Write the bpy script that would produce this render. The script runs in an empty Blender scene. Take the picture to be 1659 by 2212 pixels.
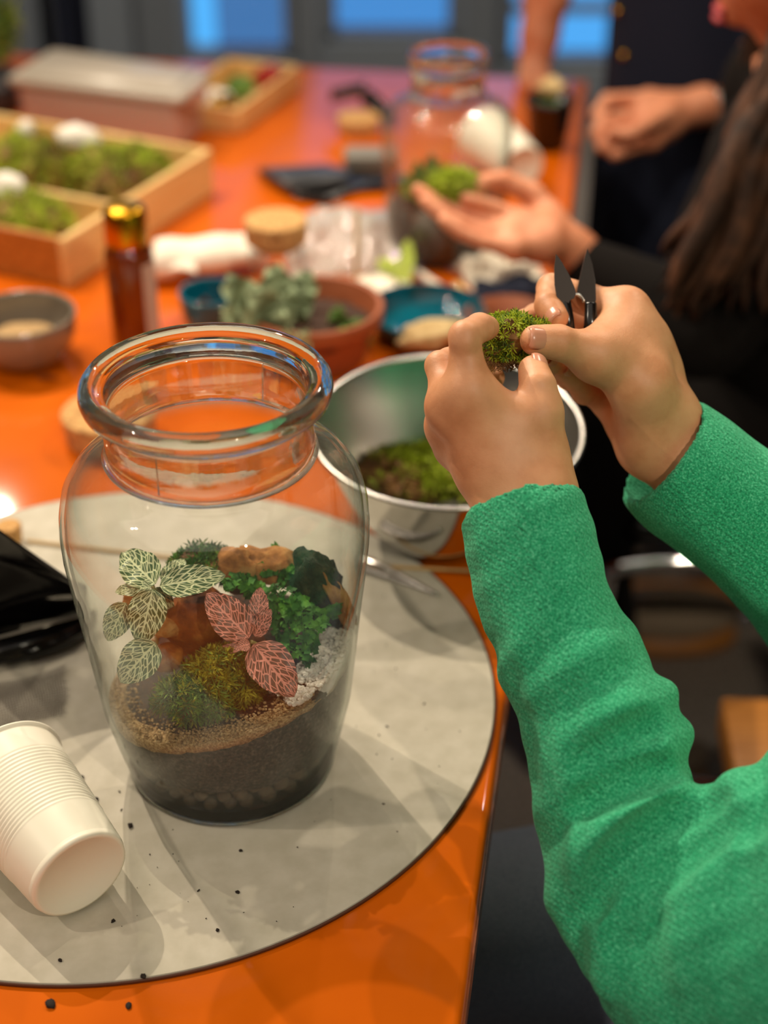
import bpy, bmesh, math, random
import numpy as np
from mathutils import Vector, Matrix, noise as mnoise

C = bpy.context.scene.collection
S = bpy.context.scene
R = math.radians
random.seed(7); np.random.seed(7)

# ------------------------------------------------------------------ camera
F, PITCH, TZ = 3300.0, R(33.0), 0.75            # focal length in px of 1659x2212, tilt down, table height
CAM = np.array([0.0, 0.0, 1.46])
FW = np.array([0, math.cos(PITCH), -math.sin(PITCH)])
UP = np.array([0, math.sin(PITCH), math.cos(PITCH)])
RT = np.array([1.0, 0, 0])
cam_data = bpy.data.cameras.new('camera'); cam = bpy.data.objects.new('camera', cam_data); C.objects.link(cam)
cam.location = CAM; cam.rotation_euler = (math.pi/2 - PITCH, 0, 0)
cam_data.sensor_fit = 'VERTICAL'; cam_data.sensor_height = 36.0; cam_data.lens = F/2212*36
cam_data.clip_start = 0.02
cam_data.dof.use_dof = True; cam_data.dof.focus_distance = 0.92; cam_data.dof.aperture_fstop = 3.0
S.camera = cam

# ------------------------------------------------------------------ sky, lamps, exposure
world = bpy.data.worlds.new('World'); S.world = world; world.use_nodes = True
bg = world.node_tree.nodes['Background']
bg.inputs[0].default_value = (0.095, 0.47, 1.0, 1); bg.inputs[1].default_value = 1.0   # blue hour outside

def lamp(name, loc, power, target, size=0.035, col=(1.0, 0.72, 0.43), cone=95, blend=.5):
    l = bpy.data.lights.new(name, 'SPOT'); l.energy = power; l.shadow_soft_size = size; l.color = col
    l.spot_size = R(cone); l.spot_blend = blend
    o = bpy.data.objects.new(name, l); C.objects.link(o); o.location = loc
    o.rotation_euler = (Vector(target)-Vector(loc)).to_track_quat('-Z', 'Y').to_euler()
    return o
WARM = (1.0, 0.85, 0.66)
lamp('ceiling_or_fill_spot', (-1.22, 2.08, 2.62), 118, (-.15, .8, .75), .014, WARM, 84, 1.0)
lamp('ceiling_or_fill_spot', (-0.62, 2.20, 2.62), 112, (-.1, .85, .75), .014, WARM, 84, 1.0)
lamp('ceiling_or_fill_spot', (1.05, 2.15, 2.62), 58, (-.1, .8, .75), .014, WARM, 84, 1.0)
lamp('ceiling_or_fill_spot', (-1.7, 0.35, 2.62), 46, (0.1, .8, .85), .03, WARM)  # added front-left fill for the hands and other front-facing surfaces
lamp('ceiling_or_fill_spot', (-0.9, 3.4, 2.62), 46, (-.2, 1.9, .75), .02, WARM)
lamp('ceiling_or_fill_spot', (0.3, 3.2, 2.62), 34, (.1, 1.9, .75), .02, WARM)
lamp('ceiling_or_fill_spot', (0.0, 3.45, 2.62), 125, (-.1, 4.3, .5), .03, WARM, cone=110)  # added to brighten the back wall
lamp('ceiling_or_fill_spot', (0.95, -0.95, 2.62), 84, (.35, 1.2, .4), .03, WARM)  # added fill from behind the camera for lap, floor and sweater
lamp('ceiling_or_fill_spot', (0.35, 0.95, 2.62), 64, (.42, 2.0, .85), .02, WARM, 62, 1.0)  # added to lift the far people's hands from the front
fill = bpy.data.lights.new('fill_panel', 'AREA'); fill.shape = 'RECTANGLE'; fill.size = 2.8; fill.size_y = 2.2  # added soft fill above the camera, not a fixture of the room
fill.energy = 15; fill.color = (1, .88, .74)
fo = bpy.data.objects.new('fill_panel', fill); C.objects.link(fo); fo.location = (-.7, -.3, 2.64)

S.view_settings.view_transform = 'Standard'; S.view_settings.look = 'None'
S.view_settings.exposure = 0.0; S.view_settings.gamma = 1.0; S.view_settings.use_curve_mapping = False
cy = S.cycles
cy.max_bounces = 12; cy.transparent_max_bounces = 32; cy.transmission_bounces = 10; cy.glossy_bounces = 5
cy.diffuse_bounces = 4; cy.caustics_refractive = False; cy.caustics_reflective = False
cy.sample_clamp_indirect = 4.0; cy.use_denoising = True; cy.blur_glossy = 0.5
try: cy.denoiser = 'OPENIMAGEDENOISE'
except Exception: pass

# ------------------------------------------------------------------ where a picture point lies in the room
def ray(u, v): return FW + RT*(u-829.5)/F - UP*(v-1106)/F
def P(u, v, z=TZ):
    r = ray(u, v); return CAM + r*((z-CAM[2])/r[2])
def PD(u, v, d): return CAM + ray(u, v)*d
def pxm(d): return F/d

# ------------------------------------------------------------------ helpers: objects
def link(o): C.objects.link(o); return o
def tag(o, label=None, cat=None, group=None, kind=None):
    if label: o['label'] = label
    if cat: o['category'] = cat
    if group: o['group'] = group
    if kind: o['kind'] = kind
    return o
def thing(name, label, cat, loc=(0, 0, 0), rot=(0, 0, 0), group=None):
    o = link(bpy.data.objects.new(name, None)); o.empty_display_size = .02
    o.location = loc; o.rotation_euler = rot
    return tag(o, label, cat, group)
def obj(name, geo, mats, parent=None, smooth=True, loc=None, sharp=None):
    v, f = geo[0], geo[1]
    me = bpy.data.meshes.new(name)
    me.from_pydata([tuple(map(float, p)) for p in v], [], [tuple(map(int, q)) for q in f])
    if not isinstance(mats, (list, tuple)): mats = [mats]
    for m in mats: me.materials.append(m)
    if len(geo) > 2 and geo[2] is not None: me.polygons.foreach_set('material_index', list(geo[2]))
    if len(geo) > 3 and geo[3] is not None:
        uvl = me.uv_layers.new(name='UVMap'); li = np.zeros(len(me.loops), dtype=np.int32)
        me.loops.foreach_get('vertex_index', li)
        uvl.data.foreach_set('uv', np.asarray(geo[3], dtype=np.float32)[li].ravel())
    me.polygons.foreach_set('use_smooth', [smooth]*len(me.polygons))
    me.update()
    if sharp and smooth: me.set_sharp_from_angle(angle=R(sharp))
    o = link(bpy.data.objects.new(name, me))
    if parent: o.parent = parent
    if loc is not None: o.location = loc
    return o
def shift(geo, base): return (np.asarray(geo[0], float)-np.asarray(base, float),)+tuple(geo[1:])
def join(*gs):
    V, Fc, M, n = [], [], [], 0
    for g in gs:
        v = np.asarray(g[0], float).reshape(-1, 3); V.append(v)
        Fc += [tuple(i+n for i in q) for q in g[1]]
        M += list(g[2]) if len(g) > 2 and g[2] is not None else [0]*len(g[1]); n += len(v)
    return np.vstack(V), Fc, M
def matset(g, i): return (g[0], g[1], [i]*len(g[1]))
def xf(g, M):
    v = np.asarray(g[0], float); A = np.array(M)
    return (v@A[:3, :3].T+A[:3, 3],)+tuple(g[1:])
def rotm(ax, deg): return Matrix.Rotation(R(deg), 4, ax)
def trans(p): return Matrix.Translation(Vector(p))

# ------------------------------------------------------------------ helpers: shapes
def lathe(prof, n=64, a0=0, wob=None):
    prof = list(prof); V = []; Fc = []
    m = len(prof)
    for i in range(n):
        a = 2*math.pi*i/n+a0
        for (r, z) in prof:
            k = 1+(wob(a, z) if wob else 0)
            V.append((r*k*math.cos(a), r*k*math.sin(a), z))
    for i in range(n):
        j = (i+1) % n
        for k in range(m-1):
            q = (i*m+k, j*m+k, j*m+k+1, i*m+k+1)
            if prof[k][0] < 1e-6: q = (i*m+k, j*m+k+1, i*m+k+1)
            elif prof[k+1][0] < 1e-6: q = (i*m+k, j*m+k, i*m+k+1)
            Fc.append(q)
    return V, Fc
def box(lo, hi, bev=0.0, seg=2):
    bm = bmesh.new(); bmesh.ops.create_cube(bm, size=1)
    for v in bm.verts:
        for k in range(3): v.co[k] = (lo[k]+hi[k])/2+v.co[k]*(hi[k]-lo[k])
    if bev: bmesh.ops.bevel(bm, geom=list(bm.edges), offset=bev, segments=seg, affect='EDGES', profile=.5)
    return bmgeo(bm)
def bmgeo(bm):
    bm.verts.index_update(); bm.verts.ensure_lookup_table()
    g = ([tuple(v.co) for v in bm.verts], [tuple(v.index for v in f.verts) for f in bm.faces]); bm.free(); return g
def prism(poly, z0, z1, bev=0.0, seg=2):
    bm = bmesh.new(); vs = [bm.verts.new((p[0], p[1], z0)) for p in poly]
    f = bm.faces.new(vs); bm.normal_update()
    if f.normal.z > 0: f.normal_flip()
    r = bmesh.ops.extrude_face_region(bm, geom=[f])
    for e in r['geom']:
        if isinstance(e, bmesh.types.BMVert): e.co.z = z1
    bmesh.ops.recalc_face_normals(bm, faces=bm.faces)
    if bev: bmesh.ops.bevel(bm, geom=list(bm.edges), offset=bev, segments=seg, affect='EDGES', profile=.5)
    return bmgeo(bm)
def catmull(pts, n):
    pts = np.asarray(pts, float); m = len(pts); out = []
    for i in range(m-1):
        p0, p1, p2, p3 = pts[max(i-1, 0)], pts[i], pts[i+1], pts[min(i+2, m-1)]
        for t in np.linspace(0, 1, n, endpoint=False):
            out.append(.5*((2*p1)+(-p0+p2)*t+(2*p0-5*p1+4*p2-p3)*t*t+(-p0+3*p1-3*p2+p3)*t**3))
    out.append(pts[-1]); return np.array(out)
def tube(pts, r, n=8, cap=True, flat=1.0):
    """tube along points (x,y,z) or (x,y,z,r)"""
    pts = np.asarray(pts, float); rr = pts[:, 3] if pts.shape[1] > 3 else np.full(len(pts), r) if np.isscalar(r) else np.asarray(r)
    p = pts[:, :3]; V = []; Fc = []; m = len(p); prev = None
    for i in range(m):
        t = p[min(i+1, m-1)]-p[max(i-1, 0)]; t = t/(np.linalg.norm(t)+1e-12)
        if prev is None:
            a = np.array([0, 0, 1.]) if abs(t[2]) < .9 else np.array([1., 0, 0])
            x = np.cross(t, a)
        else: x = prev-t*np.dot(prev, t)
        x = x/(np.linalg.norm(x)+1e-12); prev = x; y = np.cross(t, x)
        for k in range(n):
            a = 2*math.pi*k/n; V.append(p[i]+rr[i]*(x*math.cos(a)+y*math.sin(a)*flat))
    for i in range(m-1):
        for k in range(n):
            k2 = (k+1) % n; Fc.append((i*n+k, i*n+k2, (i+1)*n+k2, (i+1)*n+k))
    if cap: Fc.append(tuple(range(n-1, -1, -1))); Fc.append(tuple((m-1)*n+k for k in range(n)))
    return V, Fc
def blob(rad, amp=.2, freq=3.0, sub=3, seed=0, flatten=None):
    """lumpy stone / clump"""
    bm = bmesh.new(); bmesh.ops.create_icosphere(bm, subdivisions=sub, radius=1)
    off = Vector((seed*3.7, seed*1.3, seed*2.1))
    for v in bm.verts:
        d = v.co.normalized(); k = 1+amp*mnoise.noise(d*freq*.5+off)+amp*.5*mnoise.noise(d*freq*1.3+off)
        v.co = Vector((d.x*rad[0]*k, d.y*rad[1]*k, d.z*rad[2]*k))
        if flatten is not None and v.co.z < flatten: v.co.z = flatten
    return bmgeo(bm)
def ball(r, sub=2):
    bm = bmesh.new(); bmesh.ops.create_icosphere(bm, subdivisions=sub, radius=r); return bmgeo(bm)
def sheet(nu, nv, fn, thick=0.0):
    """grid surface fn(s,t)->xyz, given real thickness when asked"""
    T = np.array([[fn(i/(nu-1), j/(nv-1)) for j in range(nv)] for i in range(nu)], float)
    idx = lambda i, j: i*nv+j
    Fc = [(idx(i, j), idx(i+1, j), idx(i+1, j+1), idx(i, j+1)) for i in range(nu-1) for j in range(nv-1)]
    V = T.reshape(-1, 3); uv = [(i/(nu-1), j/(nv-1)) for i in range(nu) for j in range(nv)]
    if thick:
        du = np.gradient(T, axis=0); dv = np.gradient(T, axis=1); N = np.cross(du, dv)
        N /= np.linalg.norm(N, axis=2, keepdims=True)+1e-12
        B = (T-N*thick).reshape(-1, 3); n = len(V)
        F2 = [tuple(n+k for k in reversed(q)) for q in Fc]
        rim = [(idx(i, 0), idx(i+1, 0)) for i in range(nu-1)]+[(idx(nu-1, j), idx(nu-1, j+1)) for j in range(nv-1)] + \
              [(idx(i+1, nv-1), idx(i, nv-1)) for i in range(nu-2, -1, -1)]+[(idx(0, j+1), idx(0, j)) for j in range(nv-2, -1, -1)]
        Fr = [(b, a, a+n, b+n) for a, b in rim]
        return np.vstack([V, B]), Fc+F2+Fr, None, uv+uv
    return V, Fc, None, uv

# ------------------------------------------------------------------ helpers: signed distance modelling for bodies and clothes
class Field:
    def __init__(s, lo, hi, h):
        s.lo = np.asarray(lo, float); s.h = h
        s.n = np.ceil((np.asarray(hi)-s.lo)/h).astype(int)+1
        s.D = np.full(s.n, 1.0, np.float32)
    def like(s):
        f = Field.__new__(Field); f.lo, f.h, f.n = s.lo, s.h, s.n; f.D = np.full(s.n, 1.0, np.float32); return f
    def block(s, a, b, pad):
        i0 = np.clip(np.floor((np.minimum(a, b)-pad-s.lo)/s.h).astype(int), 0, s.n); i1 = np.clip(np.ceil((np.maximum(a, b)+pad-s.lo)/s.h).astype(int)+1, 0, s.n)
        sl = tuple(slice(x, y) for x, y in zip(i0, i1))
        g = np.meshgrid(*[(s.lo[k]+s.h*np.arange(i0[k], i1[k])).astype(np.float32) for k in range(3)], indexing='ij', sparse=True)
        return sl, g
    def cone(s, a, b, ra, rb, k=0.0, sub=False):
        a = np.asarray(a, float)[:3]; b = np.asarray(b, float)[:3]
        sl, g = s.block(a, b, max(ra, rb)+k+4*s.h)
        if any(q.stop <= q.start for q in sl): return
        ab = b-a; L = float(ab@ab)+1e-12
        t = np.clip(((g[0]-a[0])*ab[0]+(g[1]-a[1])*ab[1]+(g[2]-a[2])*ab[2])/L, 0, 1)
        d = np.sqrt((g[0]-a[0]-t*ab[0])**2+(g[1]-a[1]-t*ab[1])**2+(g[2]-a[2]-t*ab[2])**2)-(ra+(rb-ra)*t)
        if sub: s.D[sl] = -smin(-s.D[sl], d, k)
        else: s.D[sl] = smin(s.D[sl], d, k)
    def chain(s, pts, k=0.003):
        for a, b in zip(pts[:-1], pts[1:]): s.cone(a, b, a[3], b[3], k)
    def halfspace_cut(s, p, n, k=.0045):
        p = np.asarray(p, float); n = np.asarray(n, float)/np.linalg.norm(n)
        g = np.meshgrid(*[(s.lo[k]+s.h*np.arange(s.n[k])).astype(np.float32) for k in range(3)], indexing='ij', sparse=True)
        s.D = -smin(-s.D, -((g[0]-p[0])*n[0]+(g[1]-p[1])*n[1]+(g[2]-p[2])*n[2]).astype(np.float32), k)
    def sample(s, p):
        i = np.clip(np.round((np.asarray(p)-s.lo)/s.h).astype(int), 0, s.n-1); return float(s.D[tuple(i)])
    def surf(s, u, v, d0, d1):
        r = ray(u, v)
        for d in np.arange(d0, d1, s.h*.7):
            p = CAM+r*d
            if ((p < s.lo) | (p > s.lo+s.h*(s.n-1))).any(): continue
            if s.sample(p) < 0: return p, d
        return None, None
    def mesh(s, relax=1):
        return nets(s.D, s.lo, s.h, relax)
def smin(a, b, k):
    if k <= 0: return np.minimum(a, b)
    h = np.maximum(k-np.abs(a-b), 0)/k
    return np.minimum(a, b)-h*h*k*.25
def nets(D, lo, h, relax=1):
    I = D < 0
    I[0] = I[-1] = False; I[:, 0] = I[:, -1] = False; I[:, :, 0] = I[:, :, -1] = False
    D = np.where(I, D, np.maximum(D, 1e-6))
    c = np.zeros(np.array(D.shape)-1, np.uint8); sh = c.shape
    offs = [(i, j, k) for i in (0, 1) for j in (0, 1) for k in (0, 1)]
    for o in offs: c += I[o[0]:o[0]+sh[0], o[1]:o[1]+sh[1], o[2]:o[2]+sh[2]]
    act = np.argwhere((c > 0) & (c < 8)); n = len(act)
    idx = np.full(sh, -1, np.int64); idx[tuple(act.T)] = np.arange(n)
    acc = np.zeros((n, 3)); cnt = np.zeros(n)
    for a in offs:
        for ax in range(3):
            if a[ax]: continue
            b = list(a); b[ax] = 1
            da = D[act[:, 0]+a[0], act[:, 1]+a[1], act[:, 2]+a[2]].astype(float); db = D[act[:, 0]+b[0], act[:, 1]+b[1], act[:, 2]+b[2]].astype(float)
            m = (da < 0) != (db < 0); t = np.where(m, da/(da-db+1e-20), 0)
            p = np.tile(np.array(a, float), (n, 1)); p[:, ax] += t
            acc[m] += p[m]; cnt[m] += 1
    V = lo+(act+acc/np.maximum(cnt, 1)[:, None])*h
    Q = []
    for ax in range(3):
        s0 = [slice(1, -1)]*3; s0[ax] = slice(0, -1); s1 = [slice(1, -1)]*3; s1[ax] = slice(1, None)
        A = I[tuple(s0)]; B = I[tuple(s1)]
        off = np.array([1, 1, 1]); off[ax] = 0
        e = np.argwhere(A != B)+off; fl = A[A != B]
        y, z = (ax+1) % 3, (ax+2) % 3
        def cell(dy, dz):
            q = e.copy(); q[:, y] += dy; q[:, z] += dz; return idx[q[:, 0], q[:, 1], q[:, 2]]
        q = np.stack([cell(-1, -1), cell(0, -1), cell(0, 0), cell(-1, 0)], 1)
        q[~fl] = q[~fl][:, ::-1]; Q.append(q)
    Q = np.vstack(Q)
    for _ in range(relax):
        nb = np.zeros((n, 3)); ct = np.zeros(n)
        for a, b in ((0, 1), (1, 2), (2, 3), (3, 0)):
            np.add.at(nb, Q[:, a], V[Q[:, b]]); np.add.at(nb, Q[:, b], V[Q[:, a]])
            np.add.at(ct, Q[:, a], 1); np.add.at(ct, Q[:, b], 1)
        V = V*.5+.5*nb/np.maximum(ct, 1)[:, None]
    return V, Q

# ------------------------------------------------------------------ helpers: materials
def srgb(*c): return tuple(((x/255)/12.92 if x/255 <= .04045 else ((x/255+.055)/1.055)**2.4) for x in c)
class Mat:
    def __init__(s, name, col=(.5, .5, .5), rough=.5, metal=0.0, **kw):
        s.m = bpy.data.materials.new(name); s.m.use_nodes = True; s.t = s.m.node_tree; s.N = s.t.nodes
        s.b = s.N['Principled BSDF']; s.out = s.N['Material Output']
        s.b.inputs['Base Color'].default_value = (*col, 1); s.b.inputs['Roughness'].default_value = rough; s.b.inputs['Metallic'].default_value = metal
        for k, v in kw.items(): s.b.inputs[k.replace('_', ' ')].default_value = v
        s.col = col; s._c = None
    def node(s, t, **kw):
        n = s.N.new(t)
        for k, v in kw.items():
            if hasattr(n, k): setattr(n, k, v)
            else: n.inputs[k].default_value = v
        return n
    def l(s, a, b): s.t.links.new(a, b)
    def coord(s, kind='Object', scale=(1, 1, 1), rot=(0, 0, 0)):
        c = s.node('ShaderNodeTexCoord'); m = s.node('ShaderNodeMapping'); s.l(c.outputs[kind], m.inputs[0])
        m.inputs['Scale'].default_value = scale; m.inputs['Rotation'].default_value = rot; return m.outputs[0]
    def noise(s, scale=10, detail=4, rough=.55, co=None, dist=0):
        n = s.node('ShaderNodeTexNoise'); n.inputs['Scale'].default_value = scale; n.inputs['Detail'].default_value = detail
        n.inputs['Roughness'].default_value = rough; n.inputs['Distortion'].default_value = dist
        s.l(co if co is not None else s.coord(), n.inputs['Vector']); return n.outputs['Fac']
    def ramp(s, fac, stops):
        r = s.node('ShaderNodeValToRGB'); e = r.color_ramp.elements
        while len(e) < len(stops): e.new(.5)
        for i, (p, c) in enumerate(stops):
            e[i].position = p; e[i].color = (*c, 1) if len(c) == 3 else c
        s.l(fac, r.inputs[0]); return r.outputs[0]
    def color(s, out): s.l(out, s.b.inputs['Base Color']); return s
    def vary(s, cols, scale=20, detail=4, lo=.3, hi=.7, co=None):
        n = len(cols); st = [(lo+(hi-lo)*i/(n-1), c) for i, c in enumerate(cols)]
        return s.color(s.ramp(s.noise(scale, detail, co=co), st))
    def bump(s, h, strength=.3, dist=.001):
        b = s.node('ShaderNodeBump'); b.inputs['Strength'].default_value = strength; b.inputs['Distance'].default_value = dist
        s.l(h, b.inputs['Height'])
        if s._c is not None: s.l(s._c, b.inputs['Normal'])
        s._c = b.outputs[0]; s.l(b.outputs[0], s.b.inputs['Normal']); return s
    def bumpn(s, scale, strength=.3, dist=.001, detail=3, co=None): return s.bump(s.noise(scale, detail, co=co), strength, dist)
    def roughn(s, scale, lo, hi, detail=3, co=None):
        s.l(s.ramp(s.noise(scale, detail, co=co), [(.3, (lo,)*3), (.7, (hi,)*3)]), s.b.inputs['Roughness']); return s
    def math(s, op, a, b=None):
        n = s.node('ShaderNodeMath'); n.operation = op
        for i, x in enumerate((a, b)):
            if x is None: continue
            if isinstance(x, (int, float)): n.inputs[i].default_value = x
            else: s.l(x, n.inputs[i])
        return n.outputs[0]

def thin_glass(name, tint=(.985, .99, .985), edge=(.60, .66, .62), gloss_rough=.015, f0=.045, bump=None, haze=0.0):
    """glass pane or thin glass wall: straight through, Fresnel gloss, green-grey towards the edge"""
    M = Mat(name); N = M.node
    lw = N('ShaderNodeLayerWeight'); lw.inputs['Blend'].default_value = .5
    p5 = M.math('POWER', lw.outputs['Facing'], 5.0); fr = M.math('ADD', M.math('MULTIPLY', p5, .9), f0)
    p3 = M.math('POWER', lw.outputs['Facing'], 3.0)
    mc = N('ShaderNodeMix'); mc.data_type = 'RGBA'; M.l(p3, mc.inputs['Factor'])
    mc.inputs['A'].default_value = (*tint, 1); mc.inputs['B'].default_value = (*edge, 1)
    tr = N('ShaderNodeBsdfTransparent'); M.l(mc.outputs['Result'], tr.inputs[0])
    gl = N('ShaderNodeBsdfGlossy'); gl.inputs['Roughness'].default_value = gloss_rough
    if bump:
        b = N('ShaderNodeBump'); b.inputs['Strength'].default_value = bump[1]; b.inputs['Distance'].default_value = bump[2]
        M.l(M.noise(bump[0], 2, co=M.coord(scale=(1, 1, .45))), b.inputs['Height']); M.l(b.outputs[0], gl.inputs['Normal']); M.l(b.outputs[0], lw.inputs['Normal'])
    mx = N('ShaderNodeMixShader'); M.l(fr, mx.inputs[0]); M.l(tr.outputs[0], mx.inputs[1]); M.l(gl.outputs[0], mx.inputs[2])
    last = mx
    if haze:
        df = N('ShaderNodeBsdfDiffuse'); df.inputs[0].default_value = (.75, .74, .68, 1)
        m2 = N('ShaderNodeMixShader'); m2.inputs[0].default_value = haze; M.l(mx.outputs[0], m2.inputs[1]); M.l(df.outputs[0], m2.inputs[2]); last = m2
    M.l(last.outputs[0], M.out.inputs['Surface']); return M.m
def thick_glass(name, mixf=.5, rough=.0, col=(.93, .96, .94)):
    M = Mat(name); N = M.node
    g = N('ShaderNodeBsdfGlass'); g.inputs['IOR'].default_value = 1.48; g.inputs['Roughness'].default_value = rough; g.inputs[0].default_value = (*col, 1)
    b = N('ShaderNodeBump'); b.inputs['Strength'].default_value = .12; b.inputs['Distance'].default_value = .001
    M.l(M.noise(90, 2), b.inputs['Height']); M.l(b.outputs[0], g.inputs['Normal'])
    t = N('ShaderNodeBsdfTransparent'); t.inputs[0].default_value = (.90, .93, .91, 1)
    mx = N('ShaderNodeMixShader'); mx.inputs[0].default_value = mixf; M.l(t.outputs[0], mx.inputs[1]); M.l(g.outputs[0], mx.inputs[2])
    M.l(mx.outputs[0], M.out.inputs['Surface']); return M.m
# ------------------------------------------------------------------ materials
def simple(name, col, rough=.5, metal=0.0, **kw): return Mat(name, col, rough, metal, **kw).m
M_orange = Mat('orange_lacquer', srgb(226, 98, 0), .6, Specular_IOR_Level=.06, Coat_Weight=.7, Coat_Roughness=.07)
M_orange.vary([srgb(200, 90, 0), srgb(212, 99, 1)], 9, 4).bumpn(26, .05, .002, 3)
M_edge = Mat('mottled_dark_edge', srgb(120, 62, 16), .45); M_edge.vary([srgb(60, 36, 16), srgb(172, 84, 14)], 40, 4)  # mottled brown, darker than the tabletop
M_mat = Mat('grey_board', srgb(188, 180, 160), .85); M_mat.vary([srgb(184, 178, 160), srgb(191, 185, 168), srgb(198, 192, 176)], 60, 6, .32, .68).bumpn(220, .12, .0006, 4)
M_matedge = simple('brown_board_edge', srgb(84, 46, 24), .6)
M_steel = Mat('brushed_steel', (.60, .58, .54), .24, 1.0, Anisotropic=.8); _tg = M_steel.node('ShaderNodeTangent'); _tg.direction_type = 'RADIAL'; _tg.axis = 'Z'; M_steel.l(_tg.outputs[0], M_steel.b.inputs['Tangent']); M_steel.bump(M_steel.noise(60, 3, co=M_steel.coord(scale=(1, 1, 30))), .03, .0004)
M_steelpol = simple('polished_steel', (.60, .58, .55), .1, 1.0)
M_chrome = simple('chrome', (.8, .8, .82), .09, 1.0)
M_wood = Mat('pale_pine', srgb(226, 178, 112), .55); M_wood.color(M_wood.ramp(M_wood.noise(9, 6, co=M_wood.coord(scale=(1.2, 1.2, 22))), [(.3, srgb(214, 168, 98)), (.7, srgb(240, 206, 140))]))
M_woodb = Mat('oiled_oak', srgb(176, 112, 44), .45); M_woodb.color(M_woodb.ramp(M_woodb.noise(14, 6, co=M_woodb.coord(scale=(1.2, 16, 16))), [(.3, srgb(150, 92, 34)), (.7, srgb(196, 130, 56))]))
M_cork = Mat('pressed_cork', srgb(192, 144, 84), .9); M_cork.vary([srgb(140, 96, 52), srgb(190, 142, 84), srgb(214, 170, 108)], 190, 4, .3, .62).bumpn(240, .5, .001)
M_cup = Mat('translucent_white_plastic', srgb(240, 236, 216), .38, Subsurface_Weight=.12, Subsurface_Radius=(.02, .02, .017), Subsurface_Scale=.5).m
M_terra = Mat('terracotta', srgb(176, 88, 44), .62); M_terra.vary([srgb(138, 70, 36), srgb(160, 86, 46)], 18)
M_teal = Mat('teal_glaze', srgb(10, 96, 116), .04, Coat_Weight=.6).m
M_greyglaze = Mat('grey_glaze', srgb(126, 116, 102), .1, Coat_Weight=.8).m
M_pink = Mat('clouded_plastic', srgb(196, 164, 150), .38, Transmission_Weight=.12, Subsurface_Weight=.2, Subsurface_Scale=.02).m
M_pinklid = Mat('grey_plastic_lid', srgb(178, 168, 154), .34).m
M_gold = simple('gold_metal', srgb(205, 150, 30), .24, 1.0)
M_amber = Mat('amber_glass', srgb(122, 52, 12), .06, Transmission_Weight=.35, Coat_Weight=.5).m
M_label = simple('pale_label', srgb(200, 176, 160), .6)
M_paper = Mat('white_paper', srgb(244, 234, 216), .8).m
M_black = simple('glossy_black_plastic', srgb(17, 16, 16), .2)
M_bag = Mat('black_film', srgb(9, 8, 9), .13, Specular_IOR_Level=.3); M_bag.bumpn(30, .2, .003, 3)
M_dgrey = simple('dark_grey_plastic', srgb(52, 53, 56), .32)
M_grey = simple('grey_plastic', srgb(128, 122, 112), .5)
M_film = thin_glass('clear_film', (.97, .97, .96), (.8, .8, .78), .08, .07, (60, .6, .004), haze=.33)
M_soil = Mat('black_soil', srgb(48, 41, 36), .95); M_soil.vary([srgb(40, 34, 29), srgb(74, 65, 56), srgb(116, 103, 88)], 420, 5, .34, .74).bumpn(420, .9, .002, 4)
M_soilin = Mat('brown_soil', srgb(60, 30, 14), .9); M_soilin.vary([srgb(24, 17, 13), srgb(58, 34, 20), srgb(104, 66, 38)], 300, 5, .32, .72).bumpn(300, .9, .002, 4)
M_sand = Mat('tan_sand', srgb(178, 142, 96), .95); M_sand.vary([srgb(120, 88, 56), srgb(176, 140, 92), srgb(214, 184, 136)], 600, 4, .3, .66).bumpn(620, .9, .0015, 3)
M_gravel = Mat('white_gravel', srgb(224, 216, 196), .8); M_gravel.vary([srgb(222, 216, 202), srgb(250, 246, 236)], 160)
M_leca = Mat('clay_pebble', srgb(98, 80, 62), .95); M_leca.vary([srgb(78, 64, 50), srgb(112, 94, 74)], 160, 4).bumpn(500, .4, .001)
M_rock = Mat('tan_rock', srgb(176, 128, 66), .85); M_rock.vary([srgb(96, 58, 22), srgb(168, 114, 54), srgb(208, 166, 100)], 70, 6, .28, .7).bumpn(140, .8, .002, 5)
M_rockb = Mat('orange_brown_rock', srgb(140, 74, 20), .6); M_rockb.vary([srgb(64, 26, 6), srgb(140, 76, 20), srgb(190, 132, 58)], 55, 6, .3, .7).bumpn(110, .8, .002, 5)
M_bark = Mat('black_bark', srgb(36, 38, 28), .9); M_bark.vary([srgb(16, 17, 12), srgb(44, 50, 32), srgb(84, 80, 52)], 160, 5, .3, .75).bumpn(230, 1, .003, 5)
def mossmat(name, a, b, c, sc=120):
    m = Mat(name, b, .75, Subsurface_Weight=.0); m.vary([a, b, c], sc, 4, .3, .7); return m.m
M_mossg = mossmat('deep_green_moss', srgb(40, 66, 14), srgb(84, 118, 28), srgb(150, 178, 66))
M_mossy = mossmat('yellow_green_moss', srgb(84, 92, 8), srgb(132, 132, 18), srgb(186, 176, 44))
M_mossl = mossmat('light_green_moss', srgb(124, 144, 10), srgb(168, 188, 34), srgb(204, 214, 84))
M_mosso = mossmat('olive_moss', srgb(92, 104, 10), srgb(142, 156, 28), srgb(184, 192, 60), 40)
M_mossb = mossmat('brown_moss_root', srgb(66, 42, 20), srgb(130, 92, 48), srgb(182, 142, 82), 60)
M_fern = mossmat('fern_green', srgb(22, 66, 8), srgb(44, 108, 16), srgb(98, 162, 42), 90)
M_greyleaf = mossmat('grey_green_leaf', srgb(88, 104, 72), srgb(130, 146, 108), srgb(168, 182, 140), 60)
M_lime = mossmat('lime_leaf', srgb(130, 150, 40), srgb(164, 180, 66), srgb(196, 206, 110), 40)
M_green = mossmat('mid_green_leaf', srgb(50, 84, 26), srgb(84, 120, 44), srgb(120, 156, 66), 40)
M_stem = simple('pale_stem', srgb(150, 140, 84), .6)
M_brown = simple('dry_leaf', srgb(120, 62, 30), .7)
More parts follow.
